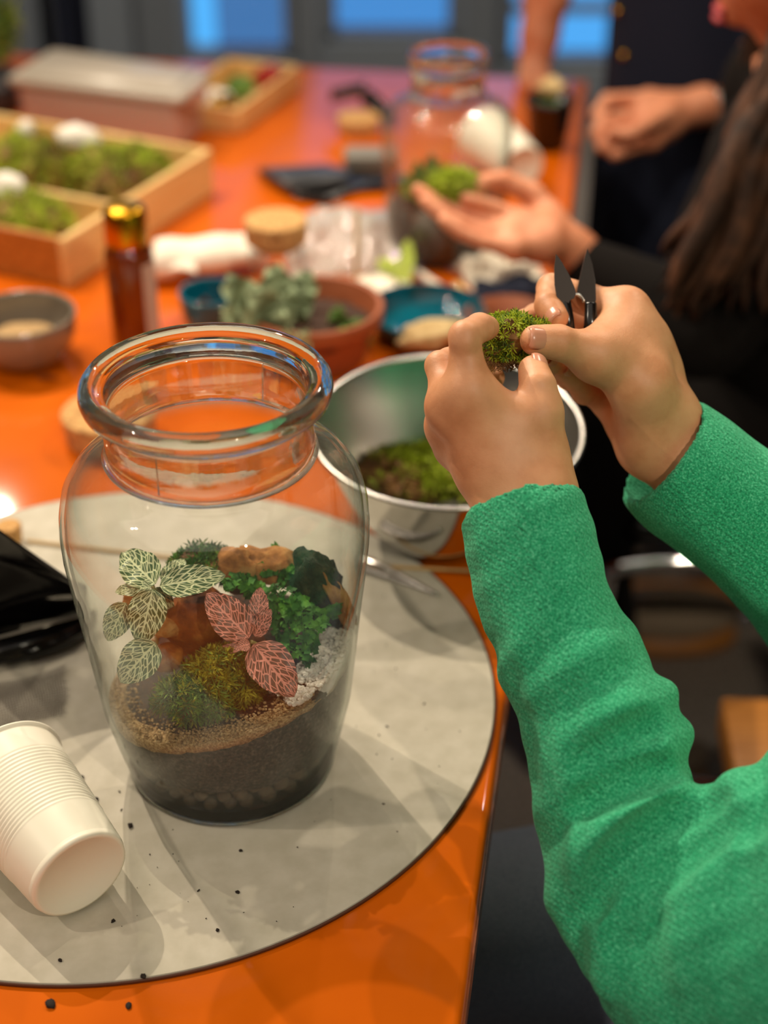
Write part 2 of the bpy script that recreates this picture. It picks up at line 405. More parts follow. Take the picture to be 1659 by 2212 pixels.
M_stone = Mat('pale_sandstone', srgb(210, 182, 128), .85); M_stone.vary([srgb(180, 148, 96), srgb(220, 194, 142)], 60).bumpn(120, .4, .002)
M_white = Mat('white_lump', srgb(240, 234, 222), .6).m
M_stick = Mat('bamboo', srgb(196, 160, 100), .6).m
def veined(name, ground, vein, gsc=1.0):
    """fittonia leaf: net of veins drawn along the leaf's own length and width (UV)"""
    m = Mat(name, ground, .42); N = m.node
    tc = N('ShaderNodeTexCoord'); sp = N('ShaderNodeSeparateXYZ'); m.l(tc.outputs['UV'], sp.inputs[0])
    v = m.math('SUBTRACT', sp.outputs['Y'], .5); av = m.math('ABSOLUTE', v)
    a = m.math('SUBTRACT', m.math('MULTIPLY', sp.outputs['X'], 6.2*gsc), m.math('MULTIPLY', av, 4.6*gsc))
    b = m.math('MULTIPLY', v, 5.0*gsc)
    cb = N('ShaderNodeCombineXYZ'); m.l(a, cb.inputs[0]); m.l(b, cb.inputs[1])
    vo = N('ShaderNodeTexVoronoi'); vo.feature = 'DISTANCE_TO_EDGE'; vo.voronoi_dimensions = '2D'; vo.inputs['Scale'].default_value = 1.45; vo.inputs['Randomness'].default_value = .78
    m.l(cb.outputs[0], vo.inputs['Vector'])
    net = m.ramp(vo.outputs['Distance'], [(.06, (1,)*3), (.125, (0,)*3)])
    fr = m.math('FRACT', a, None); lat = m.math('ABSOLUTE', m.math('SUBTRACT', fr, .5))
    latm = m.ramp(lat, [(.06, (1,)*3), (.12, (0,)*3)])
    mid = m.ramp(av, [(.018, (1,)*3), (.034, (0,)*3)])
    k = m.math('MAXIMUM', m.math('MAXIMUM', net, latm), mid)
    mx = N('ShaderNodeMix'); mx.data_type = 'RGBA'; m.l(k, mx.inputs['Factor'])
    mx.inputs['A'].default_value = (*ground, 1); mx.inputs['B'].default_value = (*vein, 1)
    m.color(mx.outputs['Result']); m.bump(k, .5, -.0006); return m.m
M_fitw = veined('white_veined_leaf', srgb(66, 98, 50), srgb(226, 234, 182))
M_fitp = veined('pink_veined_leaf', srgb(112, 74, 54), srgb(240, 158, 138))
M_glass = thin_glass('jar_glass', (.992, .994, .990), bump=(22, .22, .004), haze=.016)
M_glassn = thin_glass('neck_glass', (.965, .97, .96), (.55, .60, .56), .05, .075, (60, .45, .003), haze=.035)
M_glassr = thick_glass('rim_glass', .92)
M_glassn = thick_glass('neck_glass', .66, .03, (.96, .97, .96))
M_glass2 = thin_glass('bottle_glass', (.97, .98, .98), (.6, .66, .68), .02, .06)
M_sweat = Mat('green_fleece_knit', srgb(26, 142, 92), .95, Sheen_Weight=.35, Sheen_Roughness=.5)
M_sweat.b.inputs['Sheen Tint'].default_value = (.35, .9, .6, 1)
M_sweat.vary([srgb(10, 114, 76), srgb(36, 174, 122), srgb(112, 222, 176)], 760, 4, .28, .74).bumpn(660, .9, .0020, 4)
w = M_sweat.node('ShaderNodeTexWave'); w.inputs['Scale'].default_value = 130; w.inputs['Distortion'].default_value = 2.5; w.inputs['Detail'].default_value = 3; w.bands_direction = 'DIAGONAL'
M_sweat.l(M_sweat.coord(), w.inputs['Vector']); M_sweat.bump(w.outputs['Fac'], .25, .0012)
def skin(name, a, b, c):
    m = Mat(name, b, .5, Subsurface_Weight=.12, Subsurface_Radius=(.010, .004, .002), Subsurface_Scale=.5)
    m.vary([a, b, c], 42, 4, .3, .7).bumpn(520, .18, .0006, 3); m.bumpn(110, .10, .001, 3)
    v = m.node('ShaderNodeTexVoronoi'); v.feature = 'DISTANCE_TO_EDGE'; v.inputs['Scale'].default_value = 620; m.l(m.coord(scale=(1, .6, 1.5)), v.inputs['Vector']); m.bump(v.outputs['Distance'], .10, .0006); return m.m
M_skin = skin('skin', srgb(200, 138, 96), srgb(214, 154, 112), srgb(222, 164, 122))
M_skin2 = skin('pink_skin', srgb(206, 126, 88), srgb(220, 146, 108), srgb(226, 154, 118))
M_nail = simple('nail', srgb(206, 146, 118), .28)
M_lip = simple('lips', srgb(190, 70, 74), .4)
M_hair = Mat('dark_brown_hair', srgb(44, 27, 17), .68, Specular_IOR_Level=.25); M_hair.vary([srgb(30, 18, 11), srgb(56, 35, 22), srgb(88, 56, 36)], 30)
M_blackcloth = Mat('black_cloth', srgb(17, 13, 11), .95, Specular_IOR_Level=.2).m
M_navy = Mat('navy_canvas', srgb(32, 37, 54), .9, Specular_IOR_Level=.2).m
M_trouser = Mat('charcoal_trousers', srgb(40, 42, 46), .95); M_trouser.vary([srgb(98, 108, 124), srgb(130, 140, 156)], 700, 2).bumpn(800, .4, .001)
M_carpet = Mat('dark_carpet', srgb(58, 55, 52), 1.0); M_carpet.vary([srgb(84, 76, 70), srgb(138, 128, 118), srgb(182, 170, 154)], 170, 5, .3, .72).bumpn(260, .8, .004)
M_wall = simple('grey_paint', srgb(138, 150, 164), .7)
M_frame = simple('grey_frame_paint', srgb(122, 132, 144), .55)
M_ceil = simple('ceiling_paint', srgb(120, 116, 110), .9)
M_blade = simple('dark_steel_blade', srgb(40, 34, 31), .42, .6)
M_crumb = simple('soil_crumb', srgb(34, 24, 18), .9)
M_thread = simple('grey_thread', srgb(92, 82, 78), .8)
M_facade = simple('far_facade', srgb(120, 132, 150), .9)

# ------------------------------------------------------------------ the room
def struct(name, geo, m, parent=None, **k): return tag(obj(name, geo, m, parent, **k), kind='structure')
X0, X1, Y0, Y1, ZC = -3.2, 3.0, -3.0, 4.3, 2.7
struct('floor', box((X0-.1, Y0-.1, -.08), (X1+.1, Y1+.3, 0)), M_carpet.m, smooth=False)
struct('ceiling', box((X0-.1, Y0-.1, ZC), (X1+.1, Y1+.3, ZC+.1)), M_ceil, smooth=False)
struct('wall_left', box((X0-.1, Y0, 0), (X0, Y1, ZC)), M_wall, smooth=False)
struct('wall_right', box((X1, Y0, 0), (X1+.1, Y1, ZC)), M_wall, smooth=False)
struct('wall_front', box((X0-.1, Y0-.1, 0), (X1+.1, Y0, ZC)), M_wall, smooth=False)
def wx(u, v=60):                     # where a picture column meets the far wall
    r = ray(u, v); return float(CAM[0]+r[0]*(Y1/r[1]))
def wz(v):
    r = ray(829.5, v); return float(CAM[2]+r[2]*(Y1/r[1]))
openings = [(wx(402), wx(636), wz(133), 2.25), (wx(702), wx(992), wz(92), 2.25), (wx(1085), wx(1345), wz(146), 2.25)]
xs = [X0-.1]
for a, b, z0, z1 in openings:        # wall pieces around the three glazed openings
    struct('wall_back', box((xs[-1], Y1, 0), (a, Y1+.12, ZC)), M_wall, smooth=False)
    struct('wall_back', box((a, Y1, 0), (b, Y1+.12, z0)), M_wall, smooth=False)
    struct('wall_back', box((a, Y1, z1), (b, Y1+.12, ZC)), M_wall, smooth=False); xs.append(b)
struct('wall_back', box((xs[-1], Y1, 0), (X1+.1, Y1+.12, ZC)), M_wall, smooth=False)
tints = [(.78, .64, .68), (.82, .78, .84), (.95, .97, 1)]  # differing brightness outside is put into each pane's glass tint
for i, (a, b, z0, z1) in enumerate(openings):
    f = .03
    wt = struct(f'window_{i+1}', join(box((a, Y1+.02, z0), (a+(f if i else .006), Y1+.1, z1)), box((b-f, Y1+.02, z0), (b, Y1+.1, z1)), box((a, Y1+.02, z1-f), (b, Y1+.1, z1)), box((a, Y1+.02, z0), (b, Y1+.1, z0+.02))), M_frame, smooth=False)
    gm = thin_glass(f'window_glass_{i+1}', tints[i], tints[i], .02, .04)
    px0 = a+(.080 if i == 0 else f)                  # first pane starts further in: untinted gap gives a brighter strip at its left
    struct('pane', box((px0, Y1+.05, z0+.02), (b-f, Y1+.056, z1-f)), gm, wt, smooth=False)
    if i == 2: struct('glazing_bar', box((a+f, Y1+.03, wz(28)-.012), (b-f, Y1+.08, wz(28)+.012)), M_frame, wt, smooth=False)
# door panels and posts proud of the wall between the glazing
for k, (a, b) in enumerate([(wx(640), wx(690)), (wx(1000), wx(1075)), (wx(300), wx(392))]):
    struct(f'trim_{k+1}', box((a, Y1-.03, 0), (b, Y1-.001, 2.4), .004), M_frame, smooth=False)
struct('baseboard_back', box((X0, Y1-.02, 0), (X1, Y1-.001, .09), .004), M_frame, smooth=False)
q = P(1500, 1300, 0)
struct('trim_4', box((q[0]-.30, q[1]-.02, 0), (q[0]+1.4, q[1]+.03, .022), .004), M_woodb.m, smooth=False)

# ------------------------------------------------------------------ table, its top and legs
e1, e2 = P(1085, 1480), P(1000, 2212); ed = (e1-e2)/np.linalg.norm(e1-e2)      # right edge as the photo gives it
ed = (P(1248, 350)-P(1002, 2180)); ed /= np.linalg.norm(ed); en = np.array([ed[1], -ed[0], 0])
def tpt(s, w): return P(1002, 2180)+ed*s+en*w
poly = [tpt(-.32, 0), tpt(1.74, 0), tpt(1.74, -1.55), tpt(-.32, -1.55)]
tb = thing('workshop_table', 'long glossy orange lacquered table under all the jars and trays', 'table', (0, 0, 0))
obj('tabletop', prism([p[:2] for p in poly], TZ-.035, TZ, .006, 3), M_orange.m, tb, sharp=40)
ep = [tpt(-.31, .0012), tpt(1.73, .0012), tpt(1.73, -.003), tpt(-.31, -.003)]
obj('edge_strip', prism([p[:2] for p in ep], TZ-.031, TZ-.0075), M_edge.m, tb, smooth=False)
for s, w in ((-.2, -.2), (1.6, -.2), (1.6, -1.4), (-.2, -1.4)):
    p = tpt(s, w); obj('leg', box((p[0]-.03, p[1]-.03, 0), (p[0]+.03, p[1]+.03, TZ-.035), .004), M_frame, tb, smooth=False)

# ------------------------------------------------------------------ round work mat
MC = np.array([-.187, .856]); MR = .2665; MT = .0032
mt = thing('work_mat', 'round grey board mat with dark brown edge under the large glass jar', 'mat', (MC[0], MC[1], TZ))
obj('board', lathe([(0, 0.0004), (MR-.001, 0.0004), (MR, MT*.5), (MR-.0006, MT), (0, MT)], 160), M_mat.m, mt, sharp=30)
obj('edge_band', lathe([(MR+.0002, .0003), (MR+.0012, .0006), (MR+.0012, MT-.0006), (MR+.0002, MT-.0003)], 160), M_matedge, mt)
ZM = TZ+MT+.0003

# ------------------------------------------------------------------ the big jar
JX, JY = P(503, 1640)[:2]; JZ = ZM
OUT = [(0, .0), (.055, .0), (.064, .0008), (.0685, .004), (.0702, .009), (.0755, .030), (.0818, .060), (.0850, .090), (.0880, .120), (.0915, .150), (.0942, .178), (.0945, .192), (.0935, .205), (.0905, .218), (.0845, .2285), (.0765, .2355), (.0690, .2395), (.0645, .2425)]
OUTA = np.array(OUT[2:]); WALL = .003
def r_in(z): return float(np.interp(z, OUTA[:, 1], OUTA[:, 0]))-WALL
jar = thing('glass_jar', 'large clear glass jar with wide rim holding a planted terrarium on grey mat', 'jar', (JX, JY, JZ))
innr = [(max(r-WALL, .02), z-.0015) for r, z in reversed(OUT[6:])]+[(.0722, .030), (.0660, .011), (.060, .0075), (.03, .0065), (0, .0065)]
OUTB = [(.0701, .0046)]+[p for p in OUT if p[1] > .0088]; innB = [(.0615, .2410)]+[p for p in innr if p[1] > .0055]
obj('body', join(lathe(OUTB, 144), lathe(innB, 144)), M_glass, jar)
obj('neck', lathe([(.0645, .2428), (.0628, .2455), (.0620, .250), (.0620, .270), (.0632, .2735), (.0590, .2735), (.0584, .270), (.0572, .258), (.0558, .249), (.0575, .2445), (.0615, .2412), (.0640, .2415), (.0645, .2428)], 144), M_glassn, jar)
rimc = [(.0590, .2740), (.0640, .2742), (.0690, .2765), (.0728, .2795), (.0740, .2835), (.0735, .2880), (.0708, .2915), (.0672, .2925), (.0645, .2905), (.0625, .2895), (.0605, .2880), (.0590, .2845), (.0582, .2790), (.0590, .2740)]
obj('rim', lathe(rimc, 144), M_glassr, jar)
obj('base', lathe([(0, .0002), (.0640, .0002), (.0688, .0014), (.0700, .0040), (.0660, .0044), (.0600, .0042), (0, .0040)], 144), M_glassr, jar)
for a in (R(62), R(-112)):           # the two mould seams
    pts = [(r*math.cos(a), r*math.sin(a), z) for r, z in [(.0622, .2465), (.0621, .258), (.0621, .270)]]
    obj('mould_seam', tube(pts, .0005, 5), M_glassn, jar)

def local(p): return np.asarray(p, float)-np.array([JX, JY, JZ])
def PY(u, v, y):
    r = ray(u, v); return CAM+r*(y/r[1])
def Zt(th): return .083+.0215*math.cos(th)-.004*math.sin(th)
def Hsoil(r, th):
    x = r*math.cos(th); y = r*math.sin(th); k = min(r/.078, 1)
    base = .083+.0215*x/.085-.004*y/.085-.010
    return base+.010*(1-k**3)+.034*max(0, y/.08)*(1-k**4)+.0025*mnoise.noise(Vector((x*70, y*70, 2)))
def polar_solid(rs, ths, top, bot, name, mats, label, cat, kind=None, closed=True, group=None):
    V = []; Fc = []; nr, nt = len(rs), len(ths)
    for t in ths:
        for r in rs: V.append((r[0] if isinstance(r, tuple) else r(t), t))
    return V
# soil: a solid with its skirt against the glass, waisted below where the clay pebbles lie
V, Fc = [], []; NT = 120; tops = [0, .015, .03, .042, .052, .060, .066, .071, .075, .0785]
prof_n = None
for i in range(NT):
    th = 2*math.pi*i/NT; col = []
    zt = Zt(th)-.010; rw = r_in(zt)-.0012
    for r in tops: col.append((min(r, rw), max(Hsoil(min(r, rw), th), .02)))
    lowz = .033+.005*mnoise.noise(Vector((math.cos(th)*3, math.sin(th)*3, 0)))
    for k in np.linspace(0, 1, 9): z = zt+(lowz-zt)*k; col.append((r_in(z)-.0012, z))
    col += [(.050, lowz-.004), (.040, .012), (0, .012)]
    prof_n = len(col)
    for r, z in col: V.append((r*math.cos(th), r*math.sin(th), z))
for i in range(NT):
    j = (i+1) % NT
    for k in range(prof_n-1): Fc.append((i*prof_n+k, j*prof_n+k, j*prof_n+k+1, i*prof_n+k+1)[::-1])
mi = [1 if (f % (prof_n-1)) < 8 else 0 for f in range(len(Fc))]
tag(obj('potting_soil', (V, Fc, mi), [M_soil.m, M_soilin.m], loc=(JX, JY, JZ)), 'dark potting soil filling the lower half of the large glass jar', 'soil', kind='stuff')
# sand and gravel bands against the glass
def band(t0, t1, name, m, r0=.056, seed=0, thick=.010):
    V, Fc = [], []; n = 60; w = 7
    for i in range(n):
        th = t0+(t1-t0)*i/(n-1); zt = Zt(th); e = min(1, 6*min(i, n-1-i)/(n-1)+.15)
        ri = r0+.006*mnoise.noise(Vector((th*2.2, seed, 0)))
        for k in range(w):
            s = k/(w-1); r = ri+(r_in(zt)-.0013-ri)*s
            z = Hsoil(r, th)-.0012+(thick*.55+thick*.45*s)*e*(1 if k else .1)+.0009*mnoise.noise(Vector((r*300, th*26, seed)))
            V.append((r*math.cos(th), r*math.sin(th), z))
        zb = zt-thick-.004+.0032*mnoise.noise(Vector((th*9, seed+5, 0))); V.append(((r_in(zb)-.0010)*math.cos(th), (r_in(zb)-.0010)*math.sin(th), zb))
        V.append(((ri+.008)*math.cos(th), (ri+.008)*math.sin(th), zb-.002))
    m_ = w+2
    for i in range(n-1):
        for k in range(m_): Fc.append((i*m_+k, (i+1)*m_+k, (i+1)*m_+(k+1) % m_, i*m_+(k+1) % m_)[::-1])
    return obj(name, (V, Fc), m, loc=(JX, JY, JZ))
tag(band(R(140), R(322), 'tan_sand', M_sand.m, .0655, 3, .0075), 'thin band of tan sand on the soil inside the large glass jar', 'sand', kind='stuff')
sg = []
for i in range(1500):
    th = R(random.uniform(138, 320)); r = random.uniform(.058, .083); zt_ = Zt(th)
    if r > r_in(zt_)-.0026 or (r < .068 and random.random() < .55): continue
    s = random.uniform(.0006, .0013); z = Hsoil(r, th)+.0062*min(1, max(.05, (r-.060)/.012))+random.uniform(0, .0014)
    sg.append(xf(blob((s, s*.85, s*.75), .35, 4, 1, i % 31), trans((r*math.cos(th), r*math.sin(th), z))))
so = obj('sand_grains', join(*sg), M_sand.m, bpy.data.objects['tan_sand'], smooth=False); so['kind'] = 'stuff'
gv = band(R(-34), R(22), 'white_gravel', M_gravel.m, .061, 8)
grains = []
for i in range(1700):
    th = R(random.uniform(-54, 24)); r = random.uniform(.054, .0835); lim = r_in(Zt(th))-.0028
    if r > lim or (r < .062 and random.random() < .6): continue
    s = random.uniform(.0012, .0023); z = Hsoil(r, th)+.0075*min(1, (r-.05)/.014)+random.uniform(0, .003)
    g = blob((s, s*.8, s*.7), .35, 4, 1, i % 37)
    grains.append(xf(g, trans((r*math.cos(th), r*math.sin(th), z)) @ rotm('Z', random.uniform(0, 360))))
gg = join(*grains); obj('gravel_grains', gg, M_gravel.m, gv, smooth=False)
gv.children[0]['kind'] = 'stuff'
tag(gv, 'white gravel strip along the right glass inside the large jar', 'gravel', kind='stuff')
# clay pebbles behind the glass at the bottom
pb = None; cnt = 0
for row, (zc, rr) in enumerate(((.0128, .0068), (.0215, .0070), (.0295, .0074))):
    a = -172+row*6
    while a < -6:
        rad = rr*random.uniform(.82, 1.12); th = R(a+random.uniform(-1.5, 1.5)); rc = r_in(zc)-rad-.0016-random.uniform(0, .002)
        g = blob((rad, rad, rad*.93), .07, 2, 2, cnt)
        if pb is None: pb = obj('clay_pebble', g, M_leca.m); o = pb
        else:
            o = pb.copy(); link(o); k = rad/.0078; o.scale = (k, k, k); o.rotation_euler = (random.random()*6, random.random()*6, 0)
        o.location = (JX+rc*math.cos(th), JY+rc*math.sin(th), JZ+zc)
        tag(o, 'brown clay pebble at the bottom of the large glass jar', 'pebble', 'clay pebbles at the bottom of the jar'); cnt += 1
        a += math.degrees(2*rad/(r_in(zc)-rad))*1.04
# ------------------------------------------------------------------ plants and stones inside the jar
def leaf_geo(base, tip, normal, width, droop=.12, cup=.12, n=22, m=13, point=1.0, wav=.0):
    base = np.asarray(base, float); tip = np.asarray(tip, float); d = tip-base; L = np.linalg.norm(d); d /= L
    nrm = np.asarray(normal, float); nrm -= d*np.dot(nrm, d); nrm /= np.linalg.norm(nrm); s = np.cross(nrm, d)
    def fn(a, b):
        w = (math.sin(math.pi*min(max(a, .0), 1)**.80)**.60)*(1-.12*a*point); w = max(w, .015)
        k = (b-.5)*2
        h = -droop*L*(a*a)*1.0+droop*L*.55*a+cup*width*.5*(abs(k)**1.6)*w+wav*width*math.sin(a*17+b*3)*abs(k)*.2
        return base+d*a*L+s*k*w*width*.5+nrm*h
    return sheet(n, m, fn)
def toward(p, up=.35):
    v = CAM-np.asarray(p); v /= np.linalg.norm(v); return v+np.array([0, 0, up])
def fitt(name, label, ctr, stem_to, leaves, lm, root):
    t = thing(name, label, 'plant', root)
    pts = catmull([root, (np.asarray(root)+ctr)/2+np.array([.004, 0, .004]), ctr], 6)
    obj('stem', shift(tube(pts, .0013, 6), root), M_stem, t)
    for b, tp, w, up in leaves:
        g = leaf_geo(b, tp, toward(b, up), w, wav=.25)
        obj('leaf', shift(g, root), lm, t)
    return t
k = 1/3300*.93
cw = PY(330, 1266, .765)
fitt('white_veined_fittonia', 'small plant with white veined green leaves at left inside the large jar', cw, None, [
    (PY(336, 1262, .766), PY(262, 1190, .790), 92*k, .2), (PY(345, 1266, .764), PY(486, 1240, .770), 76*k, .5),
    (PY(330, 1272, .762), PY(302, 1392, .740), 88*k, .1), (PY(326, 1268, .764), PY(246, 1276, .768), 40*k, .9),
    (PY(272, 1302, .762), PY(232, 1385, .748), 66*k, .0), (PY(336, 1388, .742), PY(258, 1474, .728), 92*k, .2),
    (PY(338, 1268, .768), PY(366, 1338, .772), 52*k, .0), (PY(352, 1258, .775), PY(400, 1205, .795), 46*k, .5)],
    M_fitw, PY(335, 1415, .772))
cp = PY(542, 1386, .745)
fitt('pink_veined_fittonia', 'small plant with pink veined leaves in the middle of the large jar', cp, None, [
    (PY(538, 1378, .745), PY(446, 1282, .757), 92*k, .2), (PY(548, 1392, .742), PY(636, 1502, .716), 104*k, .3),
    (PY(550, 1374, .746), PY(584, 1316, .752), 42*k, .3), (PY(540, 1390, .738), PY(512, 1398, .735), 32*k, .5),
    (PY(556, 1345, .756), PY(562, 1268, .770), 48*k, .0), (PY(526, 1396, .748), PY(452, 1412, .752), 26*k, .4)],
    M_fitp, PY(545, 1430, .752))
def rock(name, label, u, v, y, rad, m, seed, rot=(0, 0, 0), amp=.35, group=None, cat='stone', sub=3):
    p = PY(u, v, y); o = obj(name, blob(rad, amp, 3.2, sub, seed), m, loc=p); o.rotation_euler = tuple(R(a) for a in rot)
    return tag(o, label, cat, group)
rock('rock', 'orange-brown rock behind the pink veined plant inside the large jar', 425, 1345, .778, (.021, .016, .029), M_rockb.m, 2, (8, 5, 0))
rock('rock', 'small tan rock under the white veined leaves inside the large jar', 356, 1352, .766, (.011, .009, .0075), M_rock.m, 5, (0, 10, 20))
rock('rock', 'small brown rock on the sand below the white veined leaves', 358, 1420, .757, (.012, .010, .008), M_rockb.m, 9, (0, 0, 40))
rock('rock', 'tan rock under the fern at the back of the large jar', 512, 1228, .806, (.014, .012, .017), M_rock.m, 11, (0, 12, 0))
rock('rock', 'pale tan flat rock beside the bark at the back of the large jar', 588, 1222, .812, (.021, .013, .012), M_rock.m, 14, (0, 18, 0))
rock('rock', 'brown rock at the left wall inside the large jar', 288, 1300, .790, (.007, .008, .009), M_rock.m, 17, (0, 0, 0))
# black bark stump with a tan cut edge
bp = PY(690, 1275, .797); bt = thing('bark_stump', 'black bark stump with tan edge at right inside the large jar', 'bark', bp)
obj('bark', xf(blob((.017, .013, .030), .32, 4, 4, 21), rotm('Y', -16)), M_bark.m, bt)
obj('cut_face', xf(blob((.006, .010, .024), .3, 4, 3, 22), trans((.0125, -.004, -.004)) @ rotm('Y', -24)), M_rock.m, bt)

def tufts(n, place, size, nl=6, mi=0, up=.6, wid=.22):
    """moss: n little stars of pointed leaves; place() gives point and outward direction"""
    V, Fc, M = [], [], []
    for _ in range(n):
        p, nr = place(); nr = nr/np.linalg.norm(nr); s = size*random.uniform(.6, 1.25)
        a = np.cross(nr, [.3, .5, .8]); a /= np.linalg.norm(a); b = np.cross(nr, a); ph = random.random()*6.28; m_ = mi if isinstance(mi, int) else random.choice(mi)
        for i in range(nl):
            t = ph+i*2*math.pi/nl+random.uniform(-.3, .3); e = random.uniform(up*.5, up*1.5)
            d = a*math.cos(t)+b*math.sin(t)+nr*e; d /= np.linalg.norm(d); sd = np.cross(d, nr); sd /= np.linalg.norm(sd)+1e-9
            q = len(V); V += [p, p+d*s*.5+sd*s*wid*.5+nr*s*.05, p+d*s, p+d*s*.5-sd*s*wid*.5+nr*s*.05]
            Fc.append((q, q+1, q+2, q+3)); M.append(m_)
    return V, Fc, M
def clump(name, label, ctr, rad, mats, n, size, seed=0, cat='moss', group=None, low=-.1, mi=(1,), nl=6, up=.6, rot=None, amp=.3, skirt=True):
    """moss cushion: a lumpy rooty core (material 0) carrying leafy stars"""
    bm = bmesh.new(); bmesh.ops.create_icosphere(bm, subdivisions=4, radius=1)
    off = Vector((seed*2.3, seed*.7, seed*5.1)); rng = [(v.co.normalized()) for v in bm.verts]; core = []
    for v in bm.verts:
        d = v.co.normalized(); kk = 1+amp*mnoise.noise(d*1.7+off)+amp*.45*mnoise.noise(d*5+off)
        v.co = Vector((d.x*rad[0]*kk, d.y*rad[1]*kk, max(d.z*rad[2]*kk, -rad[2]*.55))); core.append((np.array(v.co), np.array(d)))
    g = bmgeo(bm); g = (g[0], g[1], [0]*len(g[1]))
    cand = [c for c in core if c[1][2] > low]
    def place():
        p, d = random.choice(cand); j = np.random.normal(0, 1, 3)*max(rad)*.035; return p+j+d*max(rad)*.01, d*np.array([1, 1, 1.0])+np.random.normal(0, .25, 3)
    G = join(g, tufts(n, place, size, nl, list(mi), up))
    if rot: G = xf(G, rot)
    return tag(obj(name, G, mats, loc=ctr, smooth=False), label, cat, group)
clump('moss_cushion', 'yellow-green star moss cushion below the rock inside the large jar', PY(478, 1462, .745), (.021, .017, .014), [M_mossb, M_mossy, M_mossg], 520, .0074, 3, mi=(1, 1, 1, 2), low=-.25)
clump('moss_cushion', 'deep green moss cushion against the front glass inside the large jar', PY(420, 1512, .726), (.021, .012, .013), [M_mossb, M_mossg, M_mossy], 560, .0064, 6, mi=(1, 1, 1, 2), low=-.35)
clump('moss_cushion', 'small olive moss tuft right of the yellow moss inside the jar', PY(524, 1492, .738), (.010, .009, .007), [M_mossb, M_mossy], 190, .0062, 8, low=-.3)
clump('moss_cushion', 'low moss tuft behind the large white veined leaf inside the jar', PY(448, 1222, .812), (.022, .012, .010), [M_mossb, M_mossg, M_fern], 360, .0055, 9, mi=(1, 2), low=-.3)
clump('moss_cushion', 'small green moss tuft under the pink veined leaf inside the jar', PY(508, 1432, .757), (.008, .008, .009), [M_mossb, M_fern], 140, .005, 12, low=-.3)

# fern: sprays of little lobed leaflets cascading over stones and gravel
fr = PY(600, 1300, .790); fern = thing('fern', 'bright green fern cascading over the stones at right inside the large jar', 'plant', fr)
def spray(path, n, size, mats=M_fern):
    pts = catmull(path, 12); V, Fc = [], []
    t0, f0 = tube(pts, .00045, 4); V += list(t0); Fc += list(f0)
    for i in range(n):
        s = (i+.5)/n*(len(pts)-1); a = int(s); p = pts[a]+(pts[min(a+1, len(pts)-1)]-pts[a])*(s-a)
        d = pts[min(a+1, len(pts)-1)]-pts[max(a-1, 0)]; d = d/np.linalg.norm(d); nr = toward(p, .9); nr /= np.linalg.norm(nr)
        side = np.cross(nr, d)*(1 if i % 2 else -1); dd = side*.9+d*.55+np.random.normal(0, .3, 3); dd /= np.linalg.norm(dd)
        nn = nr+np.random.normal(0, .6, 3); nn -= dd*np.dot(nn, dd); nn /= np.linalg.norm(nn); sd = np.cross(nn, dd); L = size*random.uniform(.7, 1.3); q = len(V)
        out = [(0, 0), (.25, .34), (.42, .22), (.6, .42), (.78, .2), (1, 0), (.78, -.22), (.6, -.42), (.42, -.2), (.25, -.34)]
        V += [p+dd*x*L+sd*y*L+nn*L*(.12*math.sin(x*3)) for x, y in out]; Fc.append(tuple(range(q, q+10)))
    return V, Fc
paths = [[(560, 1236, .80), (600, 1225, .805), (650, 1240, .80)], [(590, 1260, .79), (640, 1290, .775), (655, 1350, .762), (650, 1420, .75)],
         [(600, 1280, .785), (620, 1340, .77), (625, 1400, .757)], [(640, 1290, .782), (690, 1330, .772), (728, 1312, .782)],
         [(610, 1300, .78), (660, 1360, .762), (700, 1345, .765)], [(560, 1255, .80), (520, 1250, .79), (488, 1262, .785)],
         [(600, 1250, .80), (640, 1235, .80), (665, 1250, .795)], [(600, 1290, .782), (590, 1330, .775), (612, 1380, .764)],
         [(650, 1330, .77), (672, 1390, .758), (660, 1428, .752)], [(575, 1265, .79), (545, 1280, .785), (530, 1262, .787)], [(605, 1225, .812), (585, 1205, .818), (600, 1190, .82)]]
for pth in paths:
    obj('frond', shift(spray([PY(*q) for q in pth], 40, .0060), fr), M_fern, fern, smooth=False)

# ------------------------------------------------------------------ things on the mat
# lying ribbed cup
def cup_geo(r0, r1, L, ribs=(.28, .80), n=96, wall=.0012):
    pr = [(0, .0035), (r0-.006, .0030), (r0-.0035, 0.0002), (r0-.0012, .0006), (r0, .004)]
    for i in range(150):
        s = i/149; z = .004+(L-.004)*s; r = r0+(r1-r0)*s
        if ribs[0] < s < ribs[1]: r += .00035*math.sin((s-ribs[0])/(ribs[1]-ribs[0])*2*math.pi*17)
        pr.append((r, z))
    pr += [(r1+.0016, L+.0003), (r1+.0018, L+.0015), (r1+.0004, L+.0022), (r1-.0012, L+.0008)]
    pr += [(r0+(r1-r0)*s-wall, .004+(L-.004)*s) for s in np.linspace(.99, .02, 30)]+[(r0-.006, .0045), (0, .0048)]
    return lathe(pr, n)
def lying_cup(name, label, base_c, dirv, r0, r1, L, floor_z, group=None, parts=True):
    """cup on its side: axis from the base centre towards the mouth, touching the floor along its length"""
    d = np.array([dirv[0], dirv[1], 0.0]); d /= np.linalg.norm(d); tilt = -math.atan2(r1-r0, L); tilt = -tilt
    ax = d*math.cos(tilt)+np.array([0, 0, math.sin(tilt)])
    q = Vector((0, 0, 1)).rotation_difference(Vector(ax))
    c = np.array([base_c[0], base_c[1], floor_z+(r0+.0004)*math.cos(tilt)])
    o = obj(name, cup_geo(r0, r1, L), M_cup, loc=c); o.rotation_mode = 'QUATERNION'; o.rotation_quaternion = q
    return tag(o, label, 'cup', group)
cb = P(176, 1900, ZM+.030); cm = P(-52, 1612, ZM+.036)
lying_cup('plastic_cup', 'ribbed white plastic cup lying on its side on the grey mat', cb, cm[:2]-cb[:2], .0315, .0395, .098, ZM+.0014)
